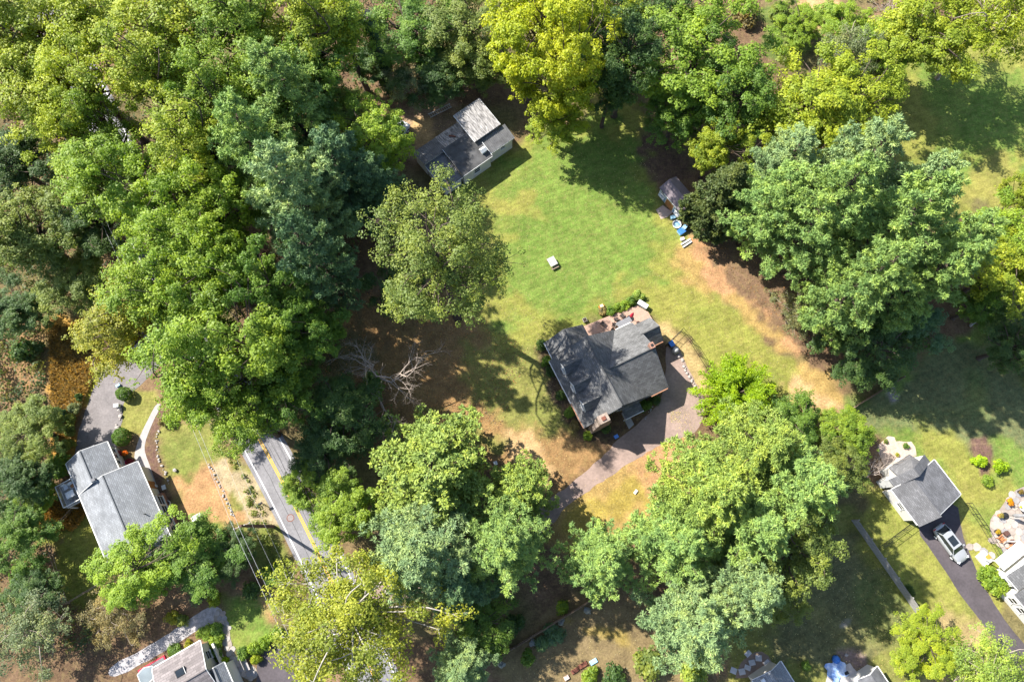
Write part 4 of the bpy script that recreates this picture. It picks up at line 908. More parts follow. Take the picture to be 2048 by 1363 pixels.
def broadleaf(seed, R=5.0, Ht=16.0, clumps=150, per=120, leaf=0.34, clump_r=1.15, low=0.32, trunk_r=0.32, lobes=5, bark=BARK, fill=0.25, spread=0.28):
    rng = np.random.default_rng(seed)
    zc = Ht * (1 + low) / 2; rz = Ht * (1 - low) / 2
    ld = unit(rng.normal(size=(lobes, 3)) * np.array((1, 1, .6)) + np.array((0, 0, .25))); la = rng.uniform(-0.25, 0.5, lobes)
    hub_c = []; K = max(18, clumps // 13); gap = 1.55 * R / math.sqrt(K); tries = 0
    while len(hub_c) < K and tries < 6000:                      # leafy sprays at the ends of the limbs
        tries += 1; d = unit(rng.normal(size=3))
        if d[2] < -0.5: continue
        f = 0.80 + sum(a * max(0, d @ l - 0.72) / 0.28 for a, l in zip(la, ld)) * 0.75 - spread * max(0, math.sin(5 * math.atan2(d[1], d[0]) + seed) * math.cos(4 * d[2] + seed))
        q = rng.uniform(0.72, 1.04) if rng.random() > fill else rng.uniform(0.3, 0.75)
        p = np.array((d[0] * R, d[1] * R, d[2] * rz)) * f * q + np.array((0, 0, zc))
        if all(np.linalg.norm(p - c) > gap * (0.8 if tries < 3000 else .5) for c in hub_c): hub_c.append(p)
    hub_c = np.array(hub_c); K = len(hub_c); sp = rng.integers(0, K, clumps); sg = gap * rng.uniform(.34, .62, K)
    off = rng.normal(size=(clumps, 3)) * np.array((1, 1, .42)) * sg[sp][:, None]
    outw = unit(hub_c - np.array((0, 0, zc - rz * .6)))
    cen = hub_c[sp] + off + outw[sp] * (rng.uniform(-.2, .7, clumps) * sg[sp])[:, None]
    cen[:, 2] -= (off[:, :2] ** 2).sum(1) * 0.16 / max(gap, .5)
    cen[:, 2] = np.maximum(cen[:, 2], 0.4)
    rad = rng.uniform(0.55, 1.25, clumps) * clump_r
    rad = np.minimum(rad, np.maximum(0.3, cen[:, 2] * 0.6))
    st_tone = rng.random(K)
    C, Nn, T, L, W, tone = clump_leaves(rng, cen, rad, per, leaf, out_from=np.array((0, 0, zc - rz * .5)), ctone=0.65 * st_tone[sp] + 0.35 * rng.random(clumps))
    crown = leaf_mesh('crown', C, Nn, T, L, W, tone, 0.12)
    mb = MB(); lean = rng.normal(size=2) * 0.03 * Ht; top = np.array((lean[0], lean[1], zc + rz * 0.35))
    tp = [(0, 0, -0.1), (0.03 * R, 0, Ht * .02), (lean[0] * .3, lean[1] * .3, Ht * .22), (lean[0] * .7, lean[1] * .7, zc - rz * .3), tuple(top)]
    mb.tube(tp, [trunk_r * 1.5, trunk_r * 1.1, trunk_r, trunk_r * .65, trunk_r * .2], 8)
    for i, e in enumerate(hub_c):
        t = min(.95, max(.08, (e[2] - Ht * .2) / (top[2] - Ht * .22) * rng.uniform(.45, .8))); z = Ht * .22 + (top[2] - Ht * .22) * t
        st = np.array((lean[0] * t, lean[1] * t, z)); limb(mb, st, e, trunk_r * (0.40 - .2 * t), trunk_r * .08, rng, .2, 6)
    for j in range(0, clumps, 2 if clumps < 500 else 3): limb(mb, hub_c[sp[j]], cen[j], trunk_r * .09, 0.012, rng, 0.1, 2, 4)
    return crown, mb.mesh('trunk', True), bark

def pine(seed, R=4.6, Ht=20.0, whorl=1.25, per=26, tuft=0.36, low=0.2, droop=0.0, needle=(0.34, 0.075), prof=0.66, bark=BARK, rise=0.32):
    rng = np.random.default_rng(seed); mb = MB()
    mb.tube([(0, 0, -.1), (0, 0, Ht * .4), (0.1, 0, Ht * .97)], [0.36, .25, .04], 7)
    tc = []; tn = []; tt = []
    z = Ht * low; ph = rng.uniform(0, 6)
    while z < Ht * 0.985:
        t = (z - Ht * low) / (Ht * (1 - low)); Lb = R * (1 - t) ** prof * min(1, 0.6 + t * 2.2)
        nb = int(rng.integers(5, 7)); ph += rng.uniform(.3, .9)
        for k in range(nb):
            a = ph + 2 * math.pi * k / nb + rng.uniform(-.3, .3); l = Lb * rng.uniform(0.6, 1.3) + 0.3
            d = np.array((math.cos(a), math.sin(a), 0)); sd = np.array((-d[1], d[0], 0))
            z0 = z + rng.uniform(-.4, .4)
            pt = lambda s: np.array((0, 0, z0)) + d * l * s + np.array((0, 0, l * (rise * s * s - droop * s)))
            mb.tube([tuple(pt(s)) for s in (0, .5, 1)], [.07, .045, .015], 4, False)
            m = max(4, int(l / 0.22)); br = rng.random()
            for j in range(m):
                s = 0.25 + 0.78 * (j + rng.random()) / m
                wd = 0.20 * l * math.sin(math.pi * min(1, s * .82)) ** .8
                for q in range(2 if s > .45 else 1):
                    lat = rng.uniform(-1, 1) * wd
                    p = pt(s - abs(lat) / l * .35) + sd * lat + np.array((0, 0, rng.uniform(-.05, .22)))
                    tc.append(p); tn.append(unit(d * .6 + sd * lat * .25 + np.array((0, 0, .75 - droop)))); tt.append(br)
        z += whorl * rng.uniform(.75, 1.2) * (1 - .35 * t)
    for k in range(5): tc.append(np.array((0.1, 0, Ht * .96 + k * .1))); tn.append(np.array((0, 0, 1.0))); tt.append(.6)
    tc = np.array(tc); tn = np.array(tn); tt = np.array(tt); k = len(tc); idx = np.repeat(np.arange(k), per); n = len(idx)
    sz = tuft * rng.uniform(.7, 1.25, k)
    d = unit(rng.normal(size=(n, 3)) + tn[idx] * 1.0)
    C = tc[idx] + d * (sz[idx] * rng.uniform(.35, .8, n))[:, None]
    Nn = unit(np.cross(d, rng.normal(size=(n, 3))) + d * 0.35 + np.array((0, 0, .3)))
    tone = 0.34 * tt[idx] + 0.34 * rng.random(k)[idx] + 0.28 * rng.random(n) + 0.05
    me = leaf_mesh('crown', C, Nn, d, needle[0] * rng.uniform(.7, 1.2, n), needle[1] * rng.uniform(.8, 1.3, n), tone)
    return me, mb.mesh('trunk', True), bark

def feather(seed, R=5.0, Ht=9.0, n_br=170):
    """many arching sprays with pinnate leaves"""
    rng = np.random.default_rng(seed); mb = MB(); C = []; T = []; Nn = []; tone = []
    mb.tube([(0, 0, -.1), (0, 0, Ht * .35), (.1, 0, Ht * .7)], [.28, .2, .06], 7)
    for b in range(n_br):
        a = rng.uniform(0, 2 * math.pi); el = rng.uniform(0.05, 1.35); d = np.array((math.cos(a) * math.cos(el), math.sin(a) * math.cos(el), math.sin(el)))
        st = np.array((0, 0, Ht * rng.uniform(.12, .45))); l = rng.uniform(.75, 1.1) * (R if el < .7 else Ht * .62) * 0.95
        pts = [st + d * l * s + np.array((0, 0, -l * .28 * s * s * math.cos(el))) for s in np.linspace(0, 1, 6)]
        mb.tube([tuple(p) for p in pts], [.06, .05, .04, .03, .02, .01], 4, False)
        bt = rng.random(); m = int(l * 42)
        for j in range(m):
            s = rng.uniform(.3, 1.0); k = min(4, int(s * 5)); p = pts[k] + (pts[k + 1] - pts[k]) * (s * 5 - k)
            dd = unit(d + rng.normal(size=3) * .6); C.append(p + dd * .28 + rng.normal(size=3) * .12); T.append(dd); Nn.append(unit(np.array((0, 0, .8)) + rng.normal(size=3) * .55))
            tone.append(.35 * bt + .45 * rng.random() + .15 * s)
    C = np.array(C); n = len(C)
    me = leaf_mesh('crown', C, np.array(Nn), np.array(T), .36 * rng.uniform(.7, 1.2, n), .09 * rng.uniform(.8, 1.3, n), np.array(tone), .1)
    return me, mb.mesh('trunk', True), BARK

def dead(seed, R=5.0, Ht=13.0, depth=7, bark=BARK_DEAD, ivy=0):
    rng = np.random.default_rng(seed); mb = MB(); nodes = []
    def grow(p, d, l, r, k):
        e = p + d * l; limb(mb, p, e, r, r * .62, rng, .07, 3, 5 if k < 2 else 4); nodes.append(e)
        if k >= depth: return
        for i in range(2 if k else 4):
            nd = unit(d + rng.normal(size=3) * (.55 if k else .75) + np.array((0, 0, .05)))
            grow(e, nd, l * rng.uniform(.58, .82), r * rng.uniform(.5, .68), k + 1)
        if k >= 1 and rng.random() < .7: grow(p + d * l * .6, unit(d + rng.normal(size=3) * .8), l * .5, r * .4, k + 1)
    grow(np.array((0, 0, -.1)), unit(np.array((.1, .05, 1))), Ht * .27, .19, 0)
    cr = None
    if ivy:
        nd = np.array(nodes); nd = nd[nd[:, 2] < Ht * .6][:40]
        z = np.linspace(.5, Ht * .4, 14); tr = np.stack([z * .03, z * 0, z], -1); cc = np.concatenate([tr, nd])
        c = clump_leaves(rng, cc, np.full(len(cc), .75), ivy, .28); cr = leaf_mesh('crown', *c, .1)
    return cr, mb.mesh('trunk', True), bark

def bush(seed, R=1.0, Ht=1.3, clumps=26, per=60, leaf=.17, cr=.36):
    rng = np.random.default_rng(seed); d = unit(rng.normal(size=(clumps, 3))); d[:, 2] = np.abs(d[:, 2])
    cen = d * np.array((R * .72, R * .72, Ht * .62)) * rng.uniform(.55, 1.05, (clumps, 1)) + np.array((0, 0, Ht * .22))
    c = clump_leaves(rng, cen, rng.uniform(.7, 1.25, clumps) * cr, per, leaf)
    mb = MB()
    for q in cen[::2]: limb(mb, (0, 0, 0), q, .03, .01, rng, .1, 2, 4)
    return leaf_mesh('foliage', *c, .1), mb.mesh('stems'), BARK

def clipped(seed, R=1.0, n=2600):
    rng = np.random.default_rng(seed); d = unit(rng.normal(size=(n, 3))); d[:, 2] = np.where(d[:, 2] < -.5, -d[:, 2], d[:, 2])
    r = R * (rng.uniform(.86, 1.0, n) + .05 * np.sin(d[:, 0] * 7) * np.cos(d[:, 1] * 6))
    C = d * r[:, None] * np.array((1, 1, .85)) + np.array((0, 0, R * .72))
    me = leaf_mesh('foliage', C, unit(d + rng.normal(size=(n, 3)) * .45), rng.normal(size=(n, 3)), .16 * rng.uniform(.7, 1.3, n), .10 * rng.uniform(.7, 1.3, n), .5 * rng.random(n) + .25, .1)
    mb = MB().tube([(0, 0, -.05), (0, 0, R * 1.2)], [.07, .02], 6)
    return me, mb.mesh('stems'), BARK

PROTO = {}
def proto(kind):
    if not PROTO:
        for i in range(4): PROTO['oak%d' % i] = (broadleaf(11 + i, 5, 15, 760, 42, .185, .50, .20, .36, 11), 5, 15)
        PROTO['bigoak0'] = (broadleaf(13, 8, 28, 1050, 26, .23, .66, .42, .45, 14, fill=.3, spread=.5), 8, 28)
        for i in range(4): PROTO['maple%d' % i] = (broadleaf(31 + i, 5, 15, 700, 42, .20, .50, .18, .30, 12, spread=.45), 5, 15)
        for i in range(4): PROTO['tulip%d' % i] = (broadleaf(51 + i, 5, 22, 720, 24, .215, .55, .36, .42, 12, fill=.5, spread=.6), 5, 22)
        for i in range(2): PROTO['syc%d' % i] = (broadleaf(71 + i, 8, 19, 1100, 26, .24, .68, .30, .48, 12, bark=BARK_PALE, fill=.5, spread=.5), 8, 19)
        for i in range(4): PROTO['pine%d' % i] = (pine(91 + i), 4.6, 20)
        PROTO['soft0'] = (pine(111, 4.6, 15, .8, 20, .36, .12, .08, (.26, .12), .5), 4.6, 15)
        PROTO['soft1'] = (pine(112, 4.6, 15, .8, 20, .36, .12, .08, (.26, .12), .5), 4.6, 15)
        PROTO['spruce0'] = (pine(121, 3.2, 15, .6, 22, .30, .08, .28, (.36, .13), .85, rise=.12), 3.2, 15)
        PROTO['feather0'] = (feather(131), 5, 9)
        PROTO['dead0'] = (dead(141, ivy=60), 5, 13); PROTO['dead1'] = (dead(147), 5, 13)
        for i in range(3): PROTO['bush%d' % i] = (bush(151 + i), 1, 1.3)
        PROTO['clip0'] = (clipped(161), 1, 1.6)
        PROTO['willow0'] = (broadleaf(171, 5, 9, 520, 24, .19, .5, .15, .2, 9, bark=BARK_DEAD, fill=.4, spread=.5), 5, 9)
    ks = sorted(k for k in PROTO if k[:-1] == kind)
    return [PROTO[k] for k in ks]
_use = {}
def plant(kind, name, label, cat, pos, r, h, col, group=None, rz=None, tilt=None):
    ps = proto(kind); i = _use.get(kind, 0); _use[kind] = i + 1
    (crown, trunk, bark), R, Ht = ps[i % len(ps)]
    t = thing(name, label, cat, (pos[0], pos[1], 0), rnd.uniform(0, 6.28) if rz is None else rz, group)
    t.scale = (r / R * rnd.uniform(.94, 1.06), r / R * rnd.uniform(.94, 1.06), h / Ht)
    if tilt: t.rotation_euler = (tilt[0], tilt[1], t.rotation_euler[2])
    if not trunk.materials: trunk.materials.append(bark)
    tn = 'stems' if trunk.name.startswith('stems') else 'trunk'
    o = bpy.data.objects.new(tn, trunk); COL.objects.link(o); o.parent = t
    if crown is not None:
        if not crown.materials: crown.materials.append(NEEDLE if kind in ('pine', 'soft', 'spruce') else LEAF)
        c = bpy.data.objects.new('foliage' if tn == 'stems' else 'crown', crown); COL.objects.link(c); c.parent = t
        v = rnd.uniform(.9, 1.1); c.color = (col[0] * v, col[1] * v, col[2] * v, 1)
    return t

# crown colours (leaf albedo)
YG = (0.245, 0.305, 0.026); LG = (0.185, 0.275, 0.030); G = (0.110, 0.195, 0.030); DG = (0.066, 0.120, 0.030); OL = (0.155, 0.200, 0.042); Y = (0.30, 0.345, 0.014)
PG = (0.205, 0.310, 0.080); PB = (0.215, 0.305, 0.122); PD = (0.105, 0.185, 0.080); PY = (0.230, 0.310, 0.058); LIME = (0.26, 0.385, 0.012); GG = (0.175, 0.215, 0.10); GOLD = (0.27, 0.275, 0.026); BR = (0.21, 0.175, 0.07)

# centre of the crown in the photograph (px), crown radius there (px), height (m), kind, colour, label
WOOD_GRP = 'trees of the wood'
TREES = [
 # upper left wood
 (45,45,118,24,'tulip',YG,'tall yellow-green tree filling the top left corner of the wood'),
 (195,40,105,24,'tulip',YG,'tall sparse yellow-green tree over the road at the top edge, second from the left corner'),
 (335,45,112,25,'tulip',YG,'tall yellow-green tree at the top edge right of the road'),
 (470,60,108,25,'tulip',LG,'tall light green tree at the top edge, halfway to the ivy-clad trunk'),
 (600,55,100,24,'tulip',YG,'yellow-green tree at the top edge just left of the ivy-clad trunk'),
 (55,175,105,22,'tulip',YG,'yellow-green tree on the left edge below the corner tree'),
 (150,140,88,23,'tulip',YG,'yellow-green tree leaning across the road gap at the upper left'),
 (300,150,95,25,'tulip',YG,'tall yellow-green tree right of the road gap in the upper wood'),
 (420,185,95,25,'tulip',LG,'light green tree with dark limbs in the middle of the upper wood'),
 (540,185,90,23,'tulip',LG,'light green tree above the tall blue-green pines'),
 (640,150,78,20,'maple',G,'green tree left of the dark gap with the ivy-clad trunk'),
 (120,255,70,20,'tulip',YG,'thin yellow-green tree leaning over the road edge on the left'),
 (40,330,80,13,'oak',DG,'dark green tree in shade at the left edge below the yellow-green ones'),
 (380,300,95,24,'tulip',YG,'yellow-green tree with an ivy-green trunk left of the pines'),
 (215,365,95,21,'tulip',LG,'light green tree standing over the power lines on the left'),
 (320,390,100,23,'maple',LG,'full light green tree right of the power lines'),
 (470,300,60,20,'maple',G,'green tree squeezed between the yellow-green wood and the pine top'),
 (55,470,100,16,'oak',OL,'olive grey-green tree on the left edge, above the fallen shadows'),
 (190,445,72,13,'oak',DG,'dark green tree in shade left of the power lines'),
 (440,430,95,22,'maple',LG,'bright green tree left of the middle pine'),
 (345,490,92,23,'tulip',LG,'light green tree over the road bend'),
 (150,560,70,9,'oak',OL,'low olive tree beside the long shadows at the left'),
 (40,620,62,8,'oak',DG,'low dark green tree at the left edge above the ochre weeds'),
 (330,590,88,20,'tulip',LG,'light green tree right of the golden one by the side driveway'),
 (240,660,92,17,'tulip',GOLD,'golden yellow tree leaning over the end of the side driveway'),
 (440,560,98,22,'maple',LG,'broad bright green tree between the road and the pines'),
 (570,590,82,22,'maple',G,'green tree below the lower pine, left of the litter clearing'),
 (390,690,105,22,'tulip',LG,'broad light green tree below the golden one, over the road'),
 (520,700,108,21,'maple',LG,'large bright green tree left of the bare branched tree'),
 (615,660,66,18,'maple',G,'small green tree touching the litter clearing'),
 (400,800,78,19,'tulip',LG,'sparse green tree above the walk of the ranch house'),
 (485,840,70,17,'tulip',LG,'thin leafed tree overhanging the road where the yellow lines begin'),
 (575,790,75,14,'maple',G,'green tree between the road and the bare branched tree'),
 (690,820,85,10,'oak',DG,'dark green thicket tree under the bare branches'),
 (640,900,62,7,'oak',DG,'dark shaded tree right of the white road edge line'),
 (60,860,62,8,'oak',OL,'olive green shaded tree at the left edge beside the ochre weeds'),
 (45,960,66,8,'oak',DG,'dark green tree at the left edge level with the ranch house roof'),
 (72,990,36,5,'maple',LG,'yellow-green small tree beside the raised deck'),
 (45,1070,66,8,'oak',G,'mid green tree at the left edge below the raised deck'),
 (70,1180,56,6,'oak',DG,'dark small tree left of the shaded back garden'),
 (70,1260,80,8,'willow',GG,'grey-green tree at the lower left corner'),
 (232,1222,60,5.5,'willow',BR,'brownish olive tree above the gravel path'),
 (278,1142,84,9.5,'maple',LG,'yellow-green maple overhanging the ranch house roof'),
 (388,1112,74,7,'maple',G,'green maple between the ranch house and the power lines'),
 (465,1100,48,5,'oak',DG,'small dark green tree beside the utility pole'),
 # top centre
 (690,50,72,20,'tulip',LG,'green tree between the road wood and the ivy-clad trunk at the top'),
 (750,130,50,7,'oak',DG,'dark low tree at the foot of the ivy-clad trunk'),
 (205,255,66,20,'tulip',LG,'light green tree half covering the road at the upper left'),
 (700,215,52,9,'oak',OL,'olive small tree below the dark gap'),
 (740,290,80,16,'maple',LG,'bright green tree left of the white parked car'),
 (830,70,90,13,'oak',G,'dull green tree right of the ivy-clad trunk at the top'),
 (935,70,88,13,'oak',OL,'dull green tree at the top edge left of the yellow tree'),
 (870,155,66,9,'oak',DG,'dark green tree above the long ladder'),
 (955,130,60,9,'oak',OL,'olive tree above the pale metal roof'),
 (815,170,42,9,'willow',GG,'silvery small tree left of the ladder yard'),
 (1065,70,98,23,'maple',Y,'brightest yellow tree at the top centre'),
 (1130,150,92,22,'maple',Y,'yellow tree in front of the brightest one, right of the metal roofs'),
 (1110,240,58,10,'maple',YG,'small yellow-green tree beside the metal-roofed house corner'),
 (1190,40,78,18,'maple',YG,'yellow-green tree at the top edge right of the brightest yellow one'),
 (1255,120,82,20,'oak',DG,'dark green tree right of the yellow trees'),
 (1300,45,72,16,'oak',DG,'dark green tree at the top edge, centre right'),
 (1220,180,50,14,'oak',DG,'dark low tree at the head of the lawn'),
 (1400,130,112,19,'maple',LG,'large green maple at the top right of the lawn'),
 (1470,210,85,16,'maple',G,'green maple joined to the yellow-green one on its right'),
 (1350,230,66,11,'maple',G,'lower green maple reaching over the lawn edge'),
 (1610,215,112,17,'maple',YG,'bright yellow-green maple at the upper right'),
 (1705,215,95,17,'maple',YG,'yellow-green maple beside the shaded upper right lawn'),
 (1695,110,58,13,'willow',GG,'silvery blue-green tree behind the yellow-green maple'),
 (1600,45,46,5,'maple',LG,'small bright green tree near the dry patch at the top'),
 (1690,50,50,9,'maple',LG,'bright green small tree left of the bare branches at the top edge'),
 (1770,100,66,12,'maple',LG,'green tree below the bare branches at the top edge'),
 (1860,65,95,17,'maple',YG,'yellow-green tree shading the upper right lawn'),
 (1975,50,95,19,'willow',YG,'olive yellow tree in the top right corner'),
 # right
 (1430,300,58,12,'maple',YG,'yellow-green tree above the dark spruce'),
 (2008,475,74,15,'maple',LG,'light green tree on the right edge beside the dry lawn'),
 (2010,540,84,15,'maple',YG,'yellow-green tree on the right edge, middle'),
 (1925,495,50,13,'maple',LG,'green tree between the pines and the right edge'),
 (1960,610,52,9,'oak',G,'green small tree beside the fallen pale trunk'),
 (2030,690,58,11,'oak',DG,'dark green tree on the right edge over the shaded lawn'),
 (2048,390,38,12,'maple',YG,'yellow-green tree on the right edge, topmost below the shaded lawn'),
 (1745,690,92,9.5,'oak',DG,'dense dark green tree at the foot of the pine group'),
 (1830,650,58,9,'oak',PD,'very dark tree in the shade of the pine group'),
 (1590,840,58,8,'maple',G,'green tree behind the lime feathery one'),
 (1690,870,56,7,'maple',LG,'light green tree at the end of the timber fence'),
 (1655,940,62,9,'oak',OL,'olive tree left of the pinkish bare shrub'),
 (1590,1095,92,17,'oak',OL,'dark olive tree turning yellow, left of the grey picket fence'),
 (1545,1185,58,12,'oak',OL,'yellowing low tree below the dark olive one'),
 (1842,1290,62,6,'maple',YG,'bright yellow-green tree at the lower end of the grey picket fence'),
 (1975,1330,84,7,'willow',PY,'thin pale olive tree in the lower right corner'),
 # centre
 (888,525,140,27,'bigoak',OL,'broad olive green oak in the centre, left of the lawn'),
 (800,580,62,11,'oak',DG,'shaded dark tree under the left side of the broad oak'),
 (610,975,54,7,'maple',LG,'bright green small tree overhanging the yellow road lines'),
 (685,1020,74,9,'maple',LG,'bright green tree right of the manhole'),
 (965,1240,66,8,'maple',G,'bright green low tree between the pines and the brown timber fence'),
 (690,1230,150,19,'syc',(0.240, 0.275, 0.036),'large sycamore with white limbs and yellow leaves at the bottom'),
]
for a in TREES:
    px, py, rp, h, kind, col, lab = a
    hc = h * {'oak': .6, 'bigoak': .71, 'maple': .6, 'tulip': .68, 'syc': .64, 'willow': .57}[kind]
    nm = {'oak': 'broadleaf_tree', 'bigoak': 'broadleaf_tree', 'maple': 'maple_tree', 'tulip': 'tall_broadleaf_tree', 'syc': 'sycamore_tree', 'willow': 'thin_leafed_tree'}[kind]
    plant(kind, nm, lab, 'tree', P(px, py, hc), rp * mpp(px, py, hc) * 1.06, h, col)

PINES = [
 (595,235,92,24,'pine',PG,'tall pale green pine at the head of the left pine group'),
 (540,335,92,24,'pine',PG,'tall pale green pine below the head of the left pine group'),
 (610,420,92,25,'pine',PB,'blue-green pine in the middle of the left pine group'),
 (690,360,82,19,'pine',PD,'dark blue-green pine right of the left pine group'),
 (760,400,62,15,'pine',PD,'dark pine half hidden above the broad oak'),
 (645,540,72,24,'pine',PD,'dark pine at the foot of the left pine group'),
 (1555,350,74,17,'pine',PB,'blue-green pine right of the dark spruce'),
 (1680,372,92,24,'pine',PB,'large blue-grey pine at the top of the right pine group'),
 (1782,425,80,23,'pine',PB,'blue-grey pine on the right shoulder of the right pine group'),
 (1530,420,80,18,'pine',PG,'green pine at the left of the right pine group'),
 (1620,450,95,26,'pine',PG,'green pine at the centre of the right pine group'),
 (1740,490,98,28,'pine',PG,'tall green pine right of centre in the right pine group'),
 (1852,530,82,23,'pine',PG,'pale green pine at the right end of the right pine group'),
 (1690,590,82,24,'pine',PG,'green pine at the front of the right pine group'),
 (1810,580,72,24,'pine',PG,'green pine above the very dark shaded tree'),
 (1500,905,88,17,'pine',PY,'pale yellowish pine next to the lime feathery tree'),
 (1570,980,88,21,'pine',PG,'green pine left of the olive tree'),
 (1400,990,98,19,'pine',PY,'pale green pine beside the driveway lawn'),
 (1480,1060,92,18,'pine',PG,'green pine in the middle of the lower right pine group'),
 (1340,1080,84,16,'pine',PG,'green pine at the left of the lower right pine group'),
 (1200,1120,72,13,'pine',PG,'lone green pine over the end of the brown timber fence'),
 (1470,1170,78,19,'pine',PB,'blue-green pine below the lower right pine group'),
 (1375,1240,92,17,'pine',PB,'pale blue-green pine standing lowest, above the shrubs at the bottom'),
 (870,945,116,13,'soft',PY,'broad yellow-green soft needled tree left of the driveway'),
 (1040,985,62,9.5,'soft',PY,'yellow-green soft needled tree whose tips touch the driveway'),
 (850,1110,110,17,'pine',PB,'broad blue-green pine right of the sycamore'),
 (1010,1085,88,16,'pine',PG,'green pine at the driveway entrance'),
 (920,1170,66,13,'pine',PD,'dark pine below the broad blue-green one'),
 (925,1335,62,12,'pine',PB,'blue-green pine at the bottom edge right of the sycamore'),
]
for px, py, rp, h, kind, col, lab in PINES:
    hc = h * .55
    plant(kind, 'pine_tree', lab, 'tree', P(px, py, hc), rp * mpp(px, py, hc) * 1.16, h * 1.08, col)
plant('spruce', 'spruce_tree', 'dark spruce with drooping boughs over the blue shed', 'tree', P(1440, 400, 7), 72 * mpp(1440, 400, 7), 15, (0.085, 0.115, 0.030))
plant('feather', 'feathery_tree', 'lime yellow feathery tree right of the main house', 'tree', P(1478, 785, 4), 88 * mpp(1478, 785, 4), 8.5, LIME)
plant('dead', 'bare_tree', 'bare pale branched tree with ivy round its trunk beside the front yard', 'tree', P(738, 758, 5), 7.6, 12.5, (0.09, 0.16, 0.03), rz=1.0)
plant('dead', 'bare_tree', 'bare grey tree at the top edge among bright green ones', 'tree', P(1800, 25, 7), 5.0, 11, G, rz=2.0)
_use['dead'] = 1
plant('dead', 'bare_shrub', 'pinkish bare shrub touching the garage roof', 'shrub', P(1750, 950, 2.5), 3.4, 5.5, G)
plant('willow', 'thin_leafed_tree', 'half bare grey-green tree at the edge of the dry strip', 'tree', P(1600, 625, 4.2), 3.5, 7, (0.16, 0.17, 0.07))

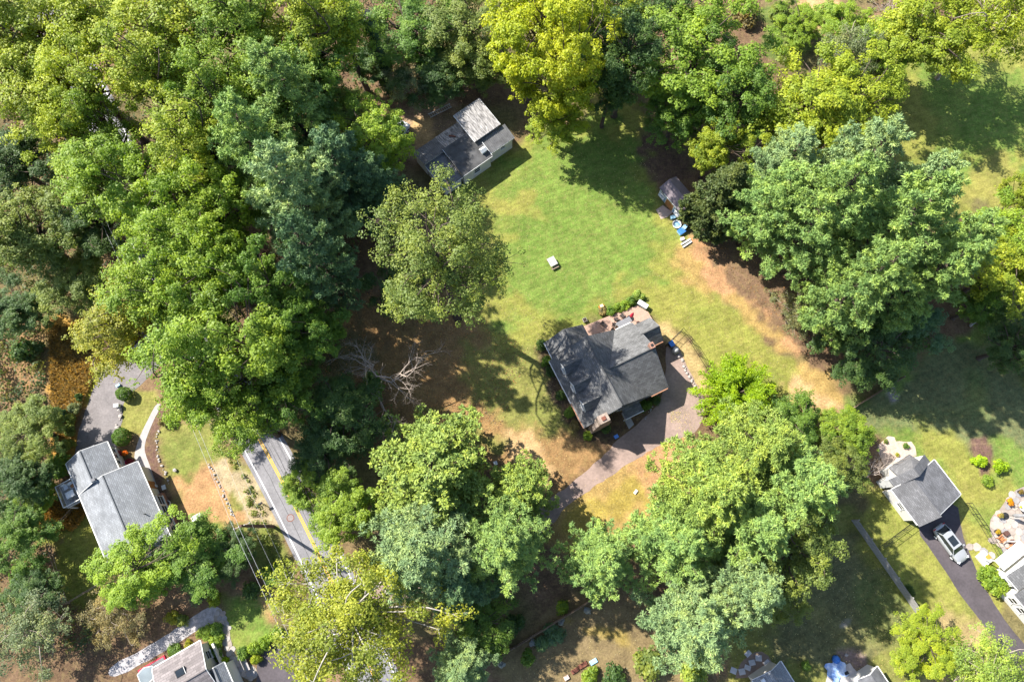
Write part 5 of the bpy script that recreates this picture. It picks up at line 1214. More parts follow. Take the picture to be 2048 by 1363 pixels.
# shrubs
def shrub(px, py, rp, h, col, label, kind='bush', cat='shrub', name='shrub', group=None):
    hc = h * .5; return plant(kind, name, label, cat, P(px, py, hc), rp * mpp(px, py, hc), h, col, group)
shrub(247, 787, 15, 1.7, G, 'round clipped bush by the lamp post end of the side driveway', 'clip', name='clipped_bush')
shrub(242, 873, 18, 1.9, G, 'round clipped bush beside the ranch house windows', 'clip', name='clipped_bush')
shrub(157, 794, 9, 1.3, DG, 'small dark bush on the left edge of the side driveway')
for px, py, rp, h, c, l in [
 (148, 815, 14, 1.5, GG, 'pale grey-green shrub left of the side driveway, upper of two'), (141, 838, 13, 1.5, OL, 'olive shrub left of the side driveway below the pale one'),
 (136, 860, 14, 1.7, OL, 'olive shrub at the bend of the side driveway'), (135, 888, 15, 1.7, OL, 'dull olive shrub next to the ranch house roof corner'),
 (100, 830, 26, 3, PD, 'dark shrub in the ochre weeds'), (330, 838, 15, 1.6, BR, 'brown twiggy shrub beside the concrete walk'),
 (1207, 622, 11, 1.1, BR, 'brownish shrub at the left end of the deck hedge'), (1221, 622, 12, 1.3, G, 'green shrub in the deck hedge, left of the middle'),
 (1236, 617, 13, 1.4, LG, 'light green shrub in the middle of the deck hedge'), (1250, 609, 13, 1.4, LG, 'yellow-green shrub right of the middle of the deck hedge'),
 (1262, 601, 13, 1.4, G, 'green shrub next to the white storage box'), (1276, 592, 13, 1.2, PY, 'pale feathery shrub at the right end of the deck hedge'),
 (1083, 690, 13, 1.5, DG, 'dark shrub at the upper front corner of the charcoal house'), (1093, 722, 13, 1.5, G, 'dark green shrub at the front wall, second from the corner'),
 (1103, 742, 13, 1.4, DG, 'dark shrub at the front wall below the gutter break'), (1122, 790, 13, 1.3, DG, 'dark shrub halfway along the front wall'),
 (1138, 825, 13, 1.3, G, 'green shrub at the front wall near the lowest dormer'), (1150, 850, 12, 1.1, BR, 'brownish shrub at the lower front corner of the house'),
 (1175, 870, 12, 1.0, LG, 'light green shrub below the stone chimney'), (1210, 855, 14, 1.2, DG, 'dark shrub right of the stone chimney'),
 (1290, 812, 16, 1.5, G, 'green shrub in the shade by the south eave'), (1310, 800, 13, 1.3, DG, 'dark shrub in the shade by the driveway kerb'),
 (1960, 922, 15, 1.3, LIME, 'lime shrub in the mulch bed, left of two'), (2002, 934, 17, 1.5, LIME, 'lime shrub right of the mulch bed'), (1976, 960, 14, 1.1, LG, 'light green shrub below the mulch bed'),
 (1990, 1165, 30, 2.0, LG, 'big rounded green shrub in front of the white house'), (1975, 1150, 22, 1.9, LG, 'rounded green shrub joined to the big one by the white house'),
 (488, 1305, 16, 1.3, G, 'green hedge shrub beside the stone path, leftmost'), (510, 1296, 16, 1.4, LG, 'light green hedge shrub by the corner driveway'), (532, 1284, 16, 1.4, LG, 'light green hedge shrub second from the sycamore'), (556, 1268, 18, 1.5, LG, 'light green hedge shrub under the sycamore'), (512, 1318, 12, 1.2, YG, 'yellowish hedge shrub at the driveway corner'),
 (410, 1262, 18, .9, LG, 'light green ground shrub inside the path bend, left'), (430, 1258, 17, .9, G, 'green ground shrub inside the path bend, right'), (432, 1282, 17, 1.0, LG, 'leafy shrub below the path bend'), (428, 1308, 17, 1.3, G, 'green bush at the corner of the brown-grey roof'), (448, 1322, 11, 1.1, LIME, 'lime bush beside the small pale roof'),
 (376, 1287, 10, .8, GOLD, 'orange flowering plant by the gravel path'), (343, 1236, 16, 1.1, GOLD, 'golden shrub above the gravel path'), (365, 1240, 15, 1.1, OL, 'olive shrub right of the golden one above the gravel path'),
 (350, 1300, 18, .7, G, 'green ground cover between path and cottage'), (395, 1195, 18, 2.0, GG, 'grey-green shrub above the stone path'), (428, 1200, 16, 1.6, YG, 'yellow-green shrub at the top of the stone path'),
 (1055, 1315, 18, 1.6, G, 'green shrub in the brown yard, right of the fence end'), (1110, 1265, 24, 1.4, PD, 'dark blue-green shrub along the brown timber fence'), (1085, 1285, 18, 1.3, PD, 'dark shrub along the timber fence, lower'),
 (1005, 1290, 18, 1.6, GOLD, 'yellow leaved shrub against the timber fence'), (1030, 1250, 24, 2.0, DG, 'dark green shrub above the timber fence'), (1125, 1215, 16, 1.5, LG, 'light green shrub at the upper end of the timber fence'),
 (1180, 1352, 22, 1.6, LG, 'bright green bush at the bottom edge by the stacked pavers'), (1225, 1352, 28, 1.8, DG, 'dark green bush at the bottom edge right of the bright one'),
 (1300, 1330, 36, 2.6, OL, 'loose olive shrub at the bottom edge left of the lowest pine'), (1390, 1345, 36, 2.4, PY, 'pale shrub at the bottom edge under the lowest pine'),
 (1820, 1180, 12, 1.4, DG, 'dark shrub against the grey picket fence'), (1612, 1330, 12, .8, G, 'small plant beside the grey roofed house'),
 (1772, 882, 6, .5, OL, 'small plant growing in the pale rubble'), (1812, 892, 7, .6, G, 'green tuft in the pale rubble'), (1795, 908, 5, .5, GOLD, 'yellow flower clump in the pale rubble'),
 (50, 700, 30, 3, DG, 'dark shrub at the left edge in the ochre weeds'), (30, 1010, 30, 3, DG, 'dark shrub left of the raised deck'), (120, 930, 30, 2.6, G, 'green shrub above the raised deck'), (40, 1150, 28, 2.5, G, 'green small bush left of the shaded back garden'),
 (1650, 20, 26, 2.5, PY, 'pale shrub at the top edge beside the dry patch'), (1560, 25, 26, 3, OL, 'olive shrub on the edge of the small dark lawn at the top'), (1490, 20, 34, 3, BR, 'brown twiggy shrub at the top edge'),
 (540, 1150, 24, 2, G, 'green bush below the utility pole'), (500, 1180, 22, 2, DG, 'dark bush left of the sycamore'),
]:
    shrub(px, py, rp, h, c, l)

# ---------------------------------------------------------------- undergrowth, dry weeds and fallen leaves: nobody could count them
def inside(poly, n, rng):
    poly = px_poly(poly); xs = [p[0] for p in poly]; ys = [p[1] for p in poly]; out = []
    while len(out) < n:
        q = np.stack([rng.uniform(min(xs), max(xs), n), rng.uniform(min(ys), max(ys), n)], -1)
        out += list(q[signed(poly, q[:, 0], q[:, 1]) > 0])
    return np.array(out[:n])
ROADW = np.array(road_c)
def off_road(q, d=3.4): return q[(((q[:, None, :] - ROADW[None]) ** 2).sum(-1).min(1)) > d * d]
def undergrowth(name, label, polys, n, col, seed, r=(.5, 1.2), h=(.3, 1.6), per=34, leaf=.30):
    rng = np.random.default_rng(seed); q = np.concatenate([inside(pl, int(n * w), rng) for pl, w in polys]); q = off_road(q)
    k = len(q); cen = np.concatenate([q, rng.uniform(*h, k)[:, None]], 1)
    c = clump_leaves(rng, cen, rng.uniform(*r, k), per, leaf)
    o = link(name, leaf_mesh(name, *c, .1), LEAF); o.color = (*col, 1); tag(o, label, 'undergrowth', None, 'stuff')
LEFT_W = [(-60,300),(120,300),(230,500),(200,620),(90,660),(110,900),(110,1000),(90,1080),(120,1200),(210,1230),(200,1300),(-60,1320)]
TOP_W = [(-100,-60),(1000,-60),(1040,120),(980,180),(880,190),(800,220),(680,260),(560,420),(540,640),(560,800),(450,760),(350,600),(250,500),(150,330),(-80,300)]
MID_W = [(560,380),(820,380),(760,470),(690,560),(620,700),(660,740),(800,830),(760,900),(640,960),(590,860),(540,700)]
NE_W = [(1220,-40),(1500,-40),(1520,40),(1420,60),(1330,180),(1240,200),(1150,220),(1080,180),(1200,60)]
RT_W = [(1900,440),(2100,420),(2100,800),(2030,760),(1960,660),(1900,600)]
NR_W = [(1640,-40),(2100,-40),(2100,20),(1900,60),(1760,130),(1660,90)]
undergrowth('undergrowth', 'dark green undergrowth on the floor of the wood', [(LEFT_W, .35), (TOP_W, .35), (MID_W, .12), (NE_W, .1), (RT_W, .08)], 1150, (.062, .095, .03), 5)
undergrowth('undergrowth', 'olive and yellowing undergrowth scattered through the wood', [(LEFT_W, .4), (TOP_W, .35), (RT_W, .08), (NR_W, .17)], 420, (.15, .16, .04), 6, per=26)
undergrowth('undergrowth', 'low leafy weeds along the road verge and the pole', [([(430,860),(500,950),(590,1130),(540,1130),(480,960)], .5), ([(560,850),(640,940),(680,1060),(640,1080),(590,960)], .5)], 110, (.12, .16, .03), 7, (.25, .5), (.05, .3), 26, .2)
def weeds(name, label, poly, n, col, seed, hgt=.9):
    rng = np.random.default_rng(seed); q = inside(poly, n, rng); k = len(q); C = np.concatenate([q, np.full((k, 1), hgt * .4)], 1)
    T = unit(rng.normal(size=(k, 3)) * .55 + np.array((.25, -.15, 1))); Nn = unit(np.cross(T, rng.normal(size=(k, 3))) + np.array((0, 0, .2)))
    o = link(name, leaf_mesh(name, C, Nn, T, hgt * rng.uniform(.6, 1.3, k), .12 * rng.uniform(.6, 1.5, k), rng.random(k) * .8), LEAF); o.color = (*col, 1); tag(o, label, 'weeds', None, 'stuff')
weeds('dry_weeds', 'ochre dry weeds left of the side driveway', [(100,650),(190,650),(205,720),(185,770),(160,820),(140,900),(115,920),(105,800)], 6500, (.34, .22, .07), 3)
weeds('dry_weeds', 'rusty weeds behind the ranch house deck', [(90,1000),(140,1000),(190,1010),(150,1060),(80,1060)], 1800, (.34, .2, .05), 4)
def forest_litter():
    rng = np.random.default_rng(18); q = np.concatenate([inside(LEFT_W, 3500, rng), inside(MID_W, 2500, rng), inside([(680,560),(900,600),(1060,700),(1000,860),(800,880),(640,760)], 4000, rng), inside(TOP_W, 3000, rng), inside([(1390,470),(1540,430),(1720,640),(1720,740),(1620,720),(1500,600)], 1500, rng)]); q = off_road(q, 2.9)
    k = len(q); C = np.concatenate([q, np.full((k, 1), .04)], 1); Nn = unit(np.array((0, 0, 1.)) + rng.normal(size=(k, 3)) * .5); L = .15 * rng.uniform(.5, 1.5, k)
    o = link('leaf_litter', leaf_mesh('leaf_litter', C, Nn, rng.normal(size=(k, 3)), L, L * .75, rng.random(k)), LEAF); o.color = (.27, .16, .08, 1); tag(o, 'brown leaf litter on the woodland floor', 'leaves', None, 'stuff')
forest_litter()
def litter_leaves():
    rng = np.random.default_rng(8)
    q = np.concatenate([inside([(880,560),(1100,640),(1160,870),(1120,1000),(820,880)], 2200, rng), inside([(920,380),(1280,240),(1400,520),(1250,620),(1000,640)], 1300, rng),
                        inside([(1380,480),(1690,820),(1600,800),(1320,620)], 700, rng), inside([(1480,1100),(1800,1080),(1800,1350),(1000,1360),(1100,1240)], 1500, rng), inside([(1100,1000),(1350,880),(1360,980),(1100,1090)], 400, rng), inside([(800,200),(1000,180),(900,300)], 600, rng), inside([(1330,815),(1375,815),(1400,870),(1350,860)], 260, rng), inside([(1340,822),(1362,822),(1360,845),(1342,842)], 160, rng)])
    k = len(q); C = np.concatenate([q, np.full((k, 1), .035)], 1); Nn = unit(np.array((0, 0, 1.)) + rng.normal(size=(k, 3)) * .3)
    L = .085 * rng.uniform(.6, 1.4, k)
    o = link('fallen_leaves', leaf_mesh('fallen_leaves', C, Nn, rng.normal(size=(k, 3)), L, L * .8, rng.random(k)), LEAF); o.color = (.42, .36, .20, 1); tag(o, 'dry leaves fallen on the lawns and yards', 'leaves', None, 'stuff')
litter_leaves()

# ================================================================ VEHICLES
def car(label, loc, rz, paint, name='parked_car', sunroof=True, L=4.7, Wd=1.86):
    """x forward; lofted body, greenhouse of glass with pillars, roof, wheels, lamps, mirrors"""
    t = thing(name, label, 'car', loc, rz); hw = Wd / 2; hl = L / 2
    st = [(-hl, .72, .55, .80), (-hl + .12, .88, .38, .98), (-hl + .7, .97, .25, 1.04), (-.9, 1.0, .22, 1.02), (0, 1.0, .22, 1.0), (.75, 1.0, .22, .99), (1.15, .99, .22, .96), (1.75, .96, .25, .88), (hl - .25, .88, .34, .76), (hl - .05, .72, .46, .64), (hl, .55, .5, .58)]
    vs = []; fs = []
    for x, w, zb, zt in st:
        y = hw * w
        vs += [(x, -y * .86, zb), (x, -y, zb + (zt - zb) * .3), (x, -y * .99, zb + (zt - zb) * .72), (x, -y * .86, zt), (x, -y * .4, zt + .035), (x, y * .4, zt + .035), (x, y * .86, zt), (x, y * .99, zb + (zt - zb) * .72), (x, y, zb + (zt - zb) * .3), (x, y * .86, zb)]
    n = 10
    for i in range(len(st) - 1):
        for k in range(n): fs.append((i * n + k, i * n + (k + 1) % n, (i + 1) * n + (k + 1) % n, (i + 1) * n + k))
    fs += [tuple(range(n)), tuple(range((len(st) - 1) * n, len(st) * n))[::-1]]
    me = MB().add(vs, [f[::-1] for f in fs]).mesh('body', True)
    bd = link('body', me, paint, t); sm = bd.modifiers.new('sub', 'SUBSURF'); sm.levels = 1; sm.render_levels = 2
    g = MB()                                                            # glass house
    base = [(-hl + .25, .74), (1.12, .80)]; top = [(-1.45, .60), (.42, .62)]
    B = [(base[0][0], -base[0][1]), (base[1][0], -base[1][1]), (base[1][0], base[1][1]), (base[0][0], base[0][1])]
    Tp = [(top[0][0], -top[0][1]), (top[1][0], -top[1][1]), (top[1][0], top[1][1]), (top[0][0], top[0][1])]
    g.add([(x, y, .97) for x, y in B] + [(x, y, 1.47) for x, y in Tp], [(0, 1, 5, 4), (1, 2, 6, 5), (2, 3, 7, 6), (3, 0, 4, 7), (4, 5, 6, 7)])
    g.build('windows', GLASS, t)
    r = MB().box((-.5, 0, 1.495), (1.98, 1.27, .06)).build('roof', paint, t, bevel=.04)
    if sunroof: MB().box((-.35, 0, 1.533), (1.1, .86, .012)).build('sunroof', GLASS, r); MB().box((-.35, 0, 1.541), (.04, .86, .012)).build('sunroof_bar', BLACK, r)
    for a, b in zip(B, Tp): MB().tube([(a[0], a[1] * 1.01, .97), (b[0], b[1] * 1.02, 1.48)], .045, 5).build('pillar', paint, t)
    for s in (-1, 1):
        MB().tube([(-.55, s * .785, .98), (-.5, s * .635, 1.47)], .04, 5).build('pillar', BLACK, t)
        MB().box((.82, s * (hw + .07), 1.02), (.16, .2, .14)).build('mirror', paint, t, bevel=.03)
        h = MB().box((hl - .22, s * hw * .68, .68), (.26, .34, .12), rz=-s * .45).build('headlight', mat('lamp_glass', (.7, .72, .74), .15), t, bevel=.03)
        MB().box((-hl + .1, s * hw * .74, .86), (.1, .34, .14)).build('tail_light', mat('tail_red', (.35, .01, .01), .3), t, bevel=.02)
        for x in (-1.38, 1.42):
            w = MB(); w.lathe([(.0, -.11), (.27, -.11), (.34, -.07), (.345, 0), (.34, .07), (.27, .11), (0, .11)], n=18)
            w.v = [(x + p[0], s * (hw - .10) + p[2], .345 + p[1]) for p in w.v]; wo_ = w.build('wheel', BLACK_RUBBER, t, True)
            q = MB(); q.lathe([(.0, .113), (.2, .113), (.24, .10)], n=14); q.v = [(x + p[0], s * (hw - .10) + s * p[2], .345 + p[1]) for p in q.v]; q.build('rim', WHITE_METAL, wo_)
    return t
SILVER = mat('silver_paint', (.36, .37, .38), .3, .03, 1, metal=.25, spec=.5)
WHITE_CAR = mat('white_car_paint', (.62, .63, .65), .3, .04, 1, metal=.2, spec=.5)
DARK_CAR = mat('dark_car_paint', (.012, .012, .015), .3, .1, 1, spec=.5)
car('silver car with a glass roof parked in front of the slate grey garage', (*P(1903, 1086, .8), 0), math.radians(-58), SILVER)
car('white car half hidden by trees in the yard of the metal-roofed house', (*P(793, 268, .8), 0), math.radians(58), WHITE_CAR, sunroof=False)
car('dark car glimpsed through the gap beside the ivy-clad trunk', (*P(742, 44, .8), 0), math.radians(-60), DARK_CAR, sunroof=False)

# ================================================================ POLE AND WIRES
pole_base = P(547, 1052)
POLE_WOOD = mat('creosoted_wood', (0.10, 0.055, 0.04), .9, .25, 3)
def pole(label, pos):
    t = thing('utility_pole', label, 'utility pole', pos)
    MB().tube([(0, 0, -.2), (0, 0, 5), (0, 0, 10.4)], [.2, .18, .14], 10).build('post', POLE_WOOD, t)
    a = MB().box((0, 0, 9.9), (1.9, .11, .13), rz=.38).build('crossarm', WOOD, t)
    for x in (-.85, -.3, .3, .85): MB().lathe([(.05, 0), (.06, .08), (.03, .16)], (x * math.cos(.38), x * math.sin(.38), 9.97), 8).build('insulator', WHITE_METAL, t)
    return t
pole('brown utility pole leaning into view beside the road, with its shadow on the asphalt', pole_base)
dpx = np.array(P(205, 410, 9.9)) - np.array(P(487, 1052, 9.9)); dpx = dpx / np.linalg.norm(dpx)
pole2 = np.array(pole_base) + dpx * 46
pole('utility pole half hidden in the wood at the upper left', tuple(pole2))
wire_m = mat('wire', (.42, .42, .44), .4, .1)
k = 0
for off, z, lab in ((-.85, 10.1, 'pale overhead wire, outermost on the ranch house side'), (-.3, 10.1, 'pale overhead wire, second from the ranch house side'), (.55, 8.6, 'thin overhead wire hung lower on the pole'), (1.3, 7.2, 'lowest overhead cable nearest the road')):
    nrm = np.array((-dpx[1], dpx[0])) * -off; pts = []
    for i in range(49):
        s = -46 + 115 * i / 48; u = (s % 46) / 46; sag = 0.9 * (4 * u * (1 - u)); p = np.array(pole_base) + dpx * s + nrm; pts.append((p[0], p[1], z - sag))
    o = MB().tube(pts, .014 if k < 2 else .008, 5, False).build('overhead_wire', wire_m); tag(o, lab, 'wire', 'overhead wires along the road'); k += 1

# ================================================================ FENCES AND WALLS
def board_fence(name, label, a, b, h, m, panel=2.3, picket=0.14, gap=.015, rails=True):
    a = np.array(a); b = np.array(b); Ln = np.linalg.norm(b - a); n = max(1, round(Ln / panel)); rz = math.atan2(b[1] - a[1], b[0] - a[0])
    t = thing(name, label, 'fence', (a[0], a[1], 0), rz); pl = Ln / n; me = MB(); x = .07
    rr = random.Random(3)
    while x < pl - .05: me.box((x, 0, h / 2 + rr.uniform(-.02, .02)), (picket, .022, h)); x += picket + gap
    me.box((pl / 2, .04, h * .22), (pl, .05, .09)).box((pl / 2, .04, h * .8), (pl, .05, .09)); pm = me.mesh('panel'); pm.materials.append(m)
    po = MB().box((0, .06, h / 2 + .05), (.11, .11, h + .1)).mesh('post'); po.materials.append(m)
    for i in range(n + 1):
        if i < n: o = bpy.data.objects.new('panel', pm); COL.objects.link(o); o.parent = t; o.location = (i * pl, 0, rr.uniform(-.03, .03)); o.rotation_euler = (rr.uniform(-.02, .02), 0, 0)
        o = bpy.data.objects.new('post', po); COL.objects.link(o); o.parent = t; o.location = (i * pl, 0, 0)
    return t
board_fence('picket_fence', 'long weathered grey picket fence across the shaded lower right lawn', P(1703, 1040), P(1836, 1232), 1.75, WOOD_GREY)
board_fence('timber_fence', 'brown timber fence across the shaded yard at the bottom', P(995, 1312), P(1192, 1192), 1.5, WOOD)
board_fence('timber_fence', 'thin brown timber fence under the pine group at the right', P(1700, 818), P(1800, 757), 1.2, WOOD)
def wire_fence(label, px, h, step=2.0, gx=.3, r=.022, m=BLACK):
    pts = [np.array(P(a, b)) for a, b in px]
    t = thing('wire_fence', label, 'fence', (pts[0][0], pts[0][1], 0)); o0 = pts[0]; net = MB()
    for a, b in zip(pts[:-1], pts[1:]):
        Ln = np.linalg.norm(b - a); n = max(1, round(Ln / step))
        for i in range(n + 1):
            p = a + (b - a) * i / n - o0; MB().tube([(p[0], p[1], 0), (p[0], p[1], h)], r * 1.6, 6).build('post', m, t)
        for z in (.08, h * .5, h - .03): net.tube([(*(a - o0), z), (*(b - o0), z)], r, 4, False)
        q = int(Ln / gx)
        for i in range(q): p = a + (b - a) * (i + .5) / q - o0; net.tube([(p[0], p[1], 0), (p[0], p[1], h)], .007, 3, False)
    net.build('mesh_wires', m, t); return t
wire_fence('dark wire pen fence beside the gravel drive of the charcoal house', [(1330, 693), (1362, 662), (1380, 684), (1412, 735), (1416, 745)], 1.5)
wire_fence('black wire fence between the garage and the white house', [(1930, 1006), (1960, 1050), (2000, 1118)], 1.4, 1.7)
wire_fence('black wire fence from the garage corner to the picket fence', [(1822, 1046), (1752, 1098)], 1.3, 1.5)
def rail_fence(label, px, h=1.1):
    pts = [np.array(P(a, b)) for a, b in px]; t = thing('rail_fence', label, 'fence', (pts[0][0], pts[0][1], 0)); o0 = pts[0]
    for a, b in zip(pts[:-1], pts[1:]):
        n = max(1, round(np.linalg.norm(b - a) / 2.2))
        for i in range(n):
            p = a + (b - a) * i / n - o0; q = a + (b - a) * (i + 1) / n - o0
            MB().tube([(*p, 0), (*p, h + .1)], .06, 6).build('post', WOOD, t)
            for z in (h * .45, h * .9): MB().tube([(*p, z), (*q, z + .03)], .04, 5).build('rail', WOOD, t)
rail_fence('weathered rail fence round the shaded garden behind the ranch house', [(160, 1008), (100, 1075), (140, 1205), (215, 1160)])
def boulders(name, label, px, size, m, seed, parent_label=None, cat='stone wall', step=.55):
    """a dry line of separate stones"""
    q = random.Random(seed); pts = curve_pts([P(a, b) for a, b in px], step); t = thing(name, label, cat, (pts[0][0], pts[0][1], 0)); i = 0
    for x, y in pts:
        s = size * q.uniform(.5, 1.45); o = bpy.data.objects.new('stone', ROCKS[q.randrange(len(ROCKS))]); COL.objects.link(o); o.parent = t
        o.location = (x - pts[0][0] + q.uniform(-.16, .16), y - pts[0][1] + q.uniform(-.16, .16), s * .25); o.rotation_euler = (q.uniform(-.3, .3), q.uniform(-.3, .3), q.uniform(0, 6)); o.scale = (s, s, s * .8)
ROCKS = []
for i in range(6):
    bm = bmesh.new(); bmesh.ops.create_icosphere(bm, subdivisions=1, radius=.5); q = random.Random(i)
    for v in bm.verts: v.co *= q.uniform(.72, 1.12)
    me = bpy.data.meshes.new('stone'); bm.to_mesh(me); bm.free(); me.materials.append(mat('pale_stone', (.33, .30, .28), .9, .25, 2.5, .3)); ROCKS.append(me)
boulders('stone_edging', 'pale stones edging the gravel drive below the wire pen', [(1352, 696), (1362, 720), (1374, 745), (1388, 772), (1394, 790)], .34, None, 1, step=.28)
boulders('stone_edging', 'white stone edging between side driveway and small lawn', [(243, 818), (240, 832), (236, 848), (234, 857)], .5, None, 2, step=.38)
boulders('stone_edging', 'crumbling pale stone line through the dry front yard left of the wires', [(420, 930), (437, 968), (455, 1005), (468, 1032)], .30, None, 3, step=.24)
boulders('stone_edging', 'low stone kerb curving round the shaded bed by the front path', [(1313, 790), (1309, 808), (1298, 826), (1290, 838)], .3, None, 4, step=.34)
boulders('stone_edging', 'stone border of the mulch bed along the concrete walk', [(318, 862), (314, 884), (318, 915), (330, 945), (338, 968)], .26, None, 5, step=.26)

# ================================================================ SMALL THINGS
def slabs(px_list, size, z=.012, t=.05, labs=None, m=None, name='stepping_stone', seed=1, cat='stepping stone', grp=None):
    q = random.Random(seed)
    for i, (a, b) in enumerate(px_list):
        o = bpy.data.objects.new(name, STONES[(i * 5 + seed) % 12] if m is None else None) if m is None else MB().box((0, 0, t / 2), (size, size * q.uniform(.7, .95), t)).build(name, m, bevel=.01)
        if m is None: COL.objects.link(o); o.scale = (size, size * q.uniform(.8, 1.0), t / .035)
        x, y = P(a, b); o.location = (x, y, z); o.rotation_euler = (0, 0, q.uniform(-.4, .9)); tag(o, labs[i], cat, grp)
slabs([(1939, 1093), (1953, 1093), (1967, 1102), (1983, 1110), (1984, 1080)], 1.1, labs=['stepping stone nearest the silver car', 'second stepping stone from the silver car', 'third stepping stone from the silver car', 'largest stepping stone at the white porch step', 'lone stepping stone by the black wire fence next to the patio'], grp='stepping stones by the white house')
PAVER = mat('grey_paver', (.42, .42, .43), .9, .15, 2)
slabs([(1496, 1306), (1517, 1315), (1504, 1324), (1534, 1325), (1495, 1334), (1484, 1342), (1467, 1340)], .72, labs=['pale square slab lying apart above the grey roof', 'large grey slab right of the lone pale one', 'narrow grey slab in the middle of the loose row', 'slab half under the grey roof edge', 'grey slab second from the lower left of the loose row', 'brown stained slab in the loose row', 'leftmost pale slab of the loose row'], m=PAVER, name='paving_slab', cat='slab', grp='loose slabs by the grey house')
lad = thing('ladder', 'long aluminium ladder lying on the ground above the metal-roofed house', 'ladder', (*P(861, 232), .1), math.atan2(P(904, 211)[1] - P(861, 232)[1], P(904, 211)[0] - P(861, 232)[0]))
ALU = mat('aluminium', (.6, .6, .6), .4, .1, 3, metal=.4)
for y in (-.3, .3): MB().box((1.55, y, .05), (3.5, .08, .1)).build('side_rail', ALU, lad)
for i in range(11): MB().tube([(-.05 + i * .32, -.3, .05), (-.05 + i * .32, .3, .05)], .03, 6).build('rung', ALU, lad)
pb = thing('garden_table', 'small garden table with pale slatted top alone on the lawn', 'table', (*P(1104, 526), 0), math.radians(-62))
for i in range(5): MB().box((0, -.42 + i * .21, .62), (1.25, .19, .05)).build('slat', mat('pale_slats', (.34, .34, .33), .8, .15, 2), pb)
MB().box((.55, 0, .56), (.08, 1.0, .08)).build('crosspiece', WOOD_ORANGE, pb); MB().box((-.55, 0, .56), (.08, 1.0, .08)).build('crosspiece', WOOD_ORANGE, pb)
for x in (-.52, .52):
    for y in (-.4, .4): MB().box((x, y, .27), (.08, .08, .54)).build('leg', WOOD_ORANGE, pb)
MB().box((.85, 0, .32), (.28, 1.0, .05)).build('bench_seat', WOOD, pb)
for y in (-.4, .4): MB().box((.85, y, .15), (.2, .06, .3)).build('bench_leg', WOOD, pb)
tc_ = thing('toddler_car', 'orange and red plastic ride-on toy standing on the lawn by the deck', 'toy', (*P(1203, 614), 0), .4)
MB().box((0, 0, .22), (.75, .42, .22)).build('body', ORANGE, tc_, bevel=.08); MB().box((-.05, 0, .62), (.42, .40, .05)).build('roof', mat('cream_plastic', (.75, .62, .4), .5), tc_, bevel=.02)
for x in (-.25, .15):
    for y in (-.18, .18): MB().tube([(x, y, .3), (x, y, .6)], .022, 6).build('roof_post', RED, tc_)
for x in (-.24, .24):
    for y in (-.22, .22): MB().lathe([(.0, -.03), (.1, -.03), (.1, .03), (0, .03)], n=12).build('wheel', BLACK_RUBBER, tc_, loc=(x, y, .1)).rotation_euler = (math.pi / 2, 0, 0)
def bin_(label, loc, m, lidm, rz):
    t = thing('wheeled_bin', label, 'bin', loc, rz)
    MB().add([(-.22, -.26, .08), (.22, -.26, .08), (.22, .26, .08), (-.22, .26, .08), (-.29, -.34, 1.0), (.29, -.34, 1.0), (.29, .34, 1.0), (-.29, .34, 1.0)], [(3, 2, 1, 0), (0, 1, 5, 4), (1, 2, 6, 5), (2, 3, 7, 6), (3, 0, 4, 7), (4, 5, 6, 7)]).build('body', m, t)
    MB().box((0, 0, 1.04), (.64, .74, .08)).build('lid', lidm, t, bevel=.03); MB().tube([(-.22, .38, 1.0), (.22, .38, 1.0)], .025, 6).build('handle', BLACK, t)
    for s in (-1, 1): MB().lathe([(0, -.03), (.11, -.03), (.11, .03), (0, .03)], n=12).build('wheel', BLACK_RUBBER, t, loc=(s * .2, .3, .11)).rotation_euler = (0, math.pi / 2, 0)
bin_('dark bin with blue lid beside the house driveway', (*P(1340, 691), 0), BLACK, BLUE, .5)
gc = thing('covered_grill', 'grey covered grill standing by the driveway below the bins', 'grill', (*P(1349, 702), 0), .5)
MB().lathe([(.42, 0), (.45, .4), (.40, .85), (.30, 1.05), (.1, 1.12)], n=12).build('cover', mat('grey_cover', (.33, .33, .34), .8, .15, 3), gc, True); MB().lathe([(.43, .02), (.46, .08), (.44, .12)], n=12).build('hem', GREY_CLOTH, gc)
bx = thing('recycling_box', 'small bright blue box on the grass below the front path', 'box', (*P(1232, 873), 0), .5)
MB().box((0, 0, .16), (.5, .4, .32)).build('body', BLUE, bx, bevel=.02); MB().box((0, 0, .335), (.54, .44, .03)).build('lid', mat('blue_lid', (.10, .25, .65), .5), bx, bevel=.01)
def crate(label, px, py, s, m, rz=0, name='crate', cat='crate', lid=None):
    t = thing(name, label, cat, (*P(px, py), 0), rz); MB().box((0, 0, s[2] / 2), s).build('body', m, t, bevel=min(s) * .12); MB().box((0, 0, s[2] + .02), (s[0] * 1.04, s[1] * 1.04, .05)).build('lid', lid or m, t, bevel=.015); return t
crate('white tank lying on the dry front yard of the ranch house', 397, 1034, (1.15, .62, .6), WHITE, .5, 'storage_tank', 'tank')
crate('pale grey meter box beside the concrete walk', 311, 973, (.6, .35, .4), WHITE_METAL, .5, 'meter_box', 'box')
crate('flat white panel leaning in the bed by the walk', 328, 974, (.45, .55, .08), WHITE_METAL, .4, 'leaning_board', 'board')
crate('white post box block at the corner of the side driveway', 238, 812, (.6, .42, .7), WHITE, .1, 'gate_pillar', 'pillar')
crate('small pale stone block at the top of the side driveway', 238, 771, (.5, .3, .3), BLUE_PALE, .6, 'cover_box', 'box')
crate('white sign lying at the edge of the pines by the driveway lawn', 1271, 983, (.55, .3, .12), WHITE, .9, 'white_box', 'box')
crate('white bundle among the needles below the driveway lawn', 991, 926, (.45, .45, .4), WHITE_METAL, .3, 'white_box', 'box')
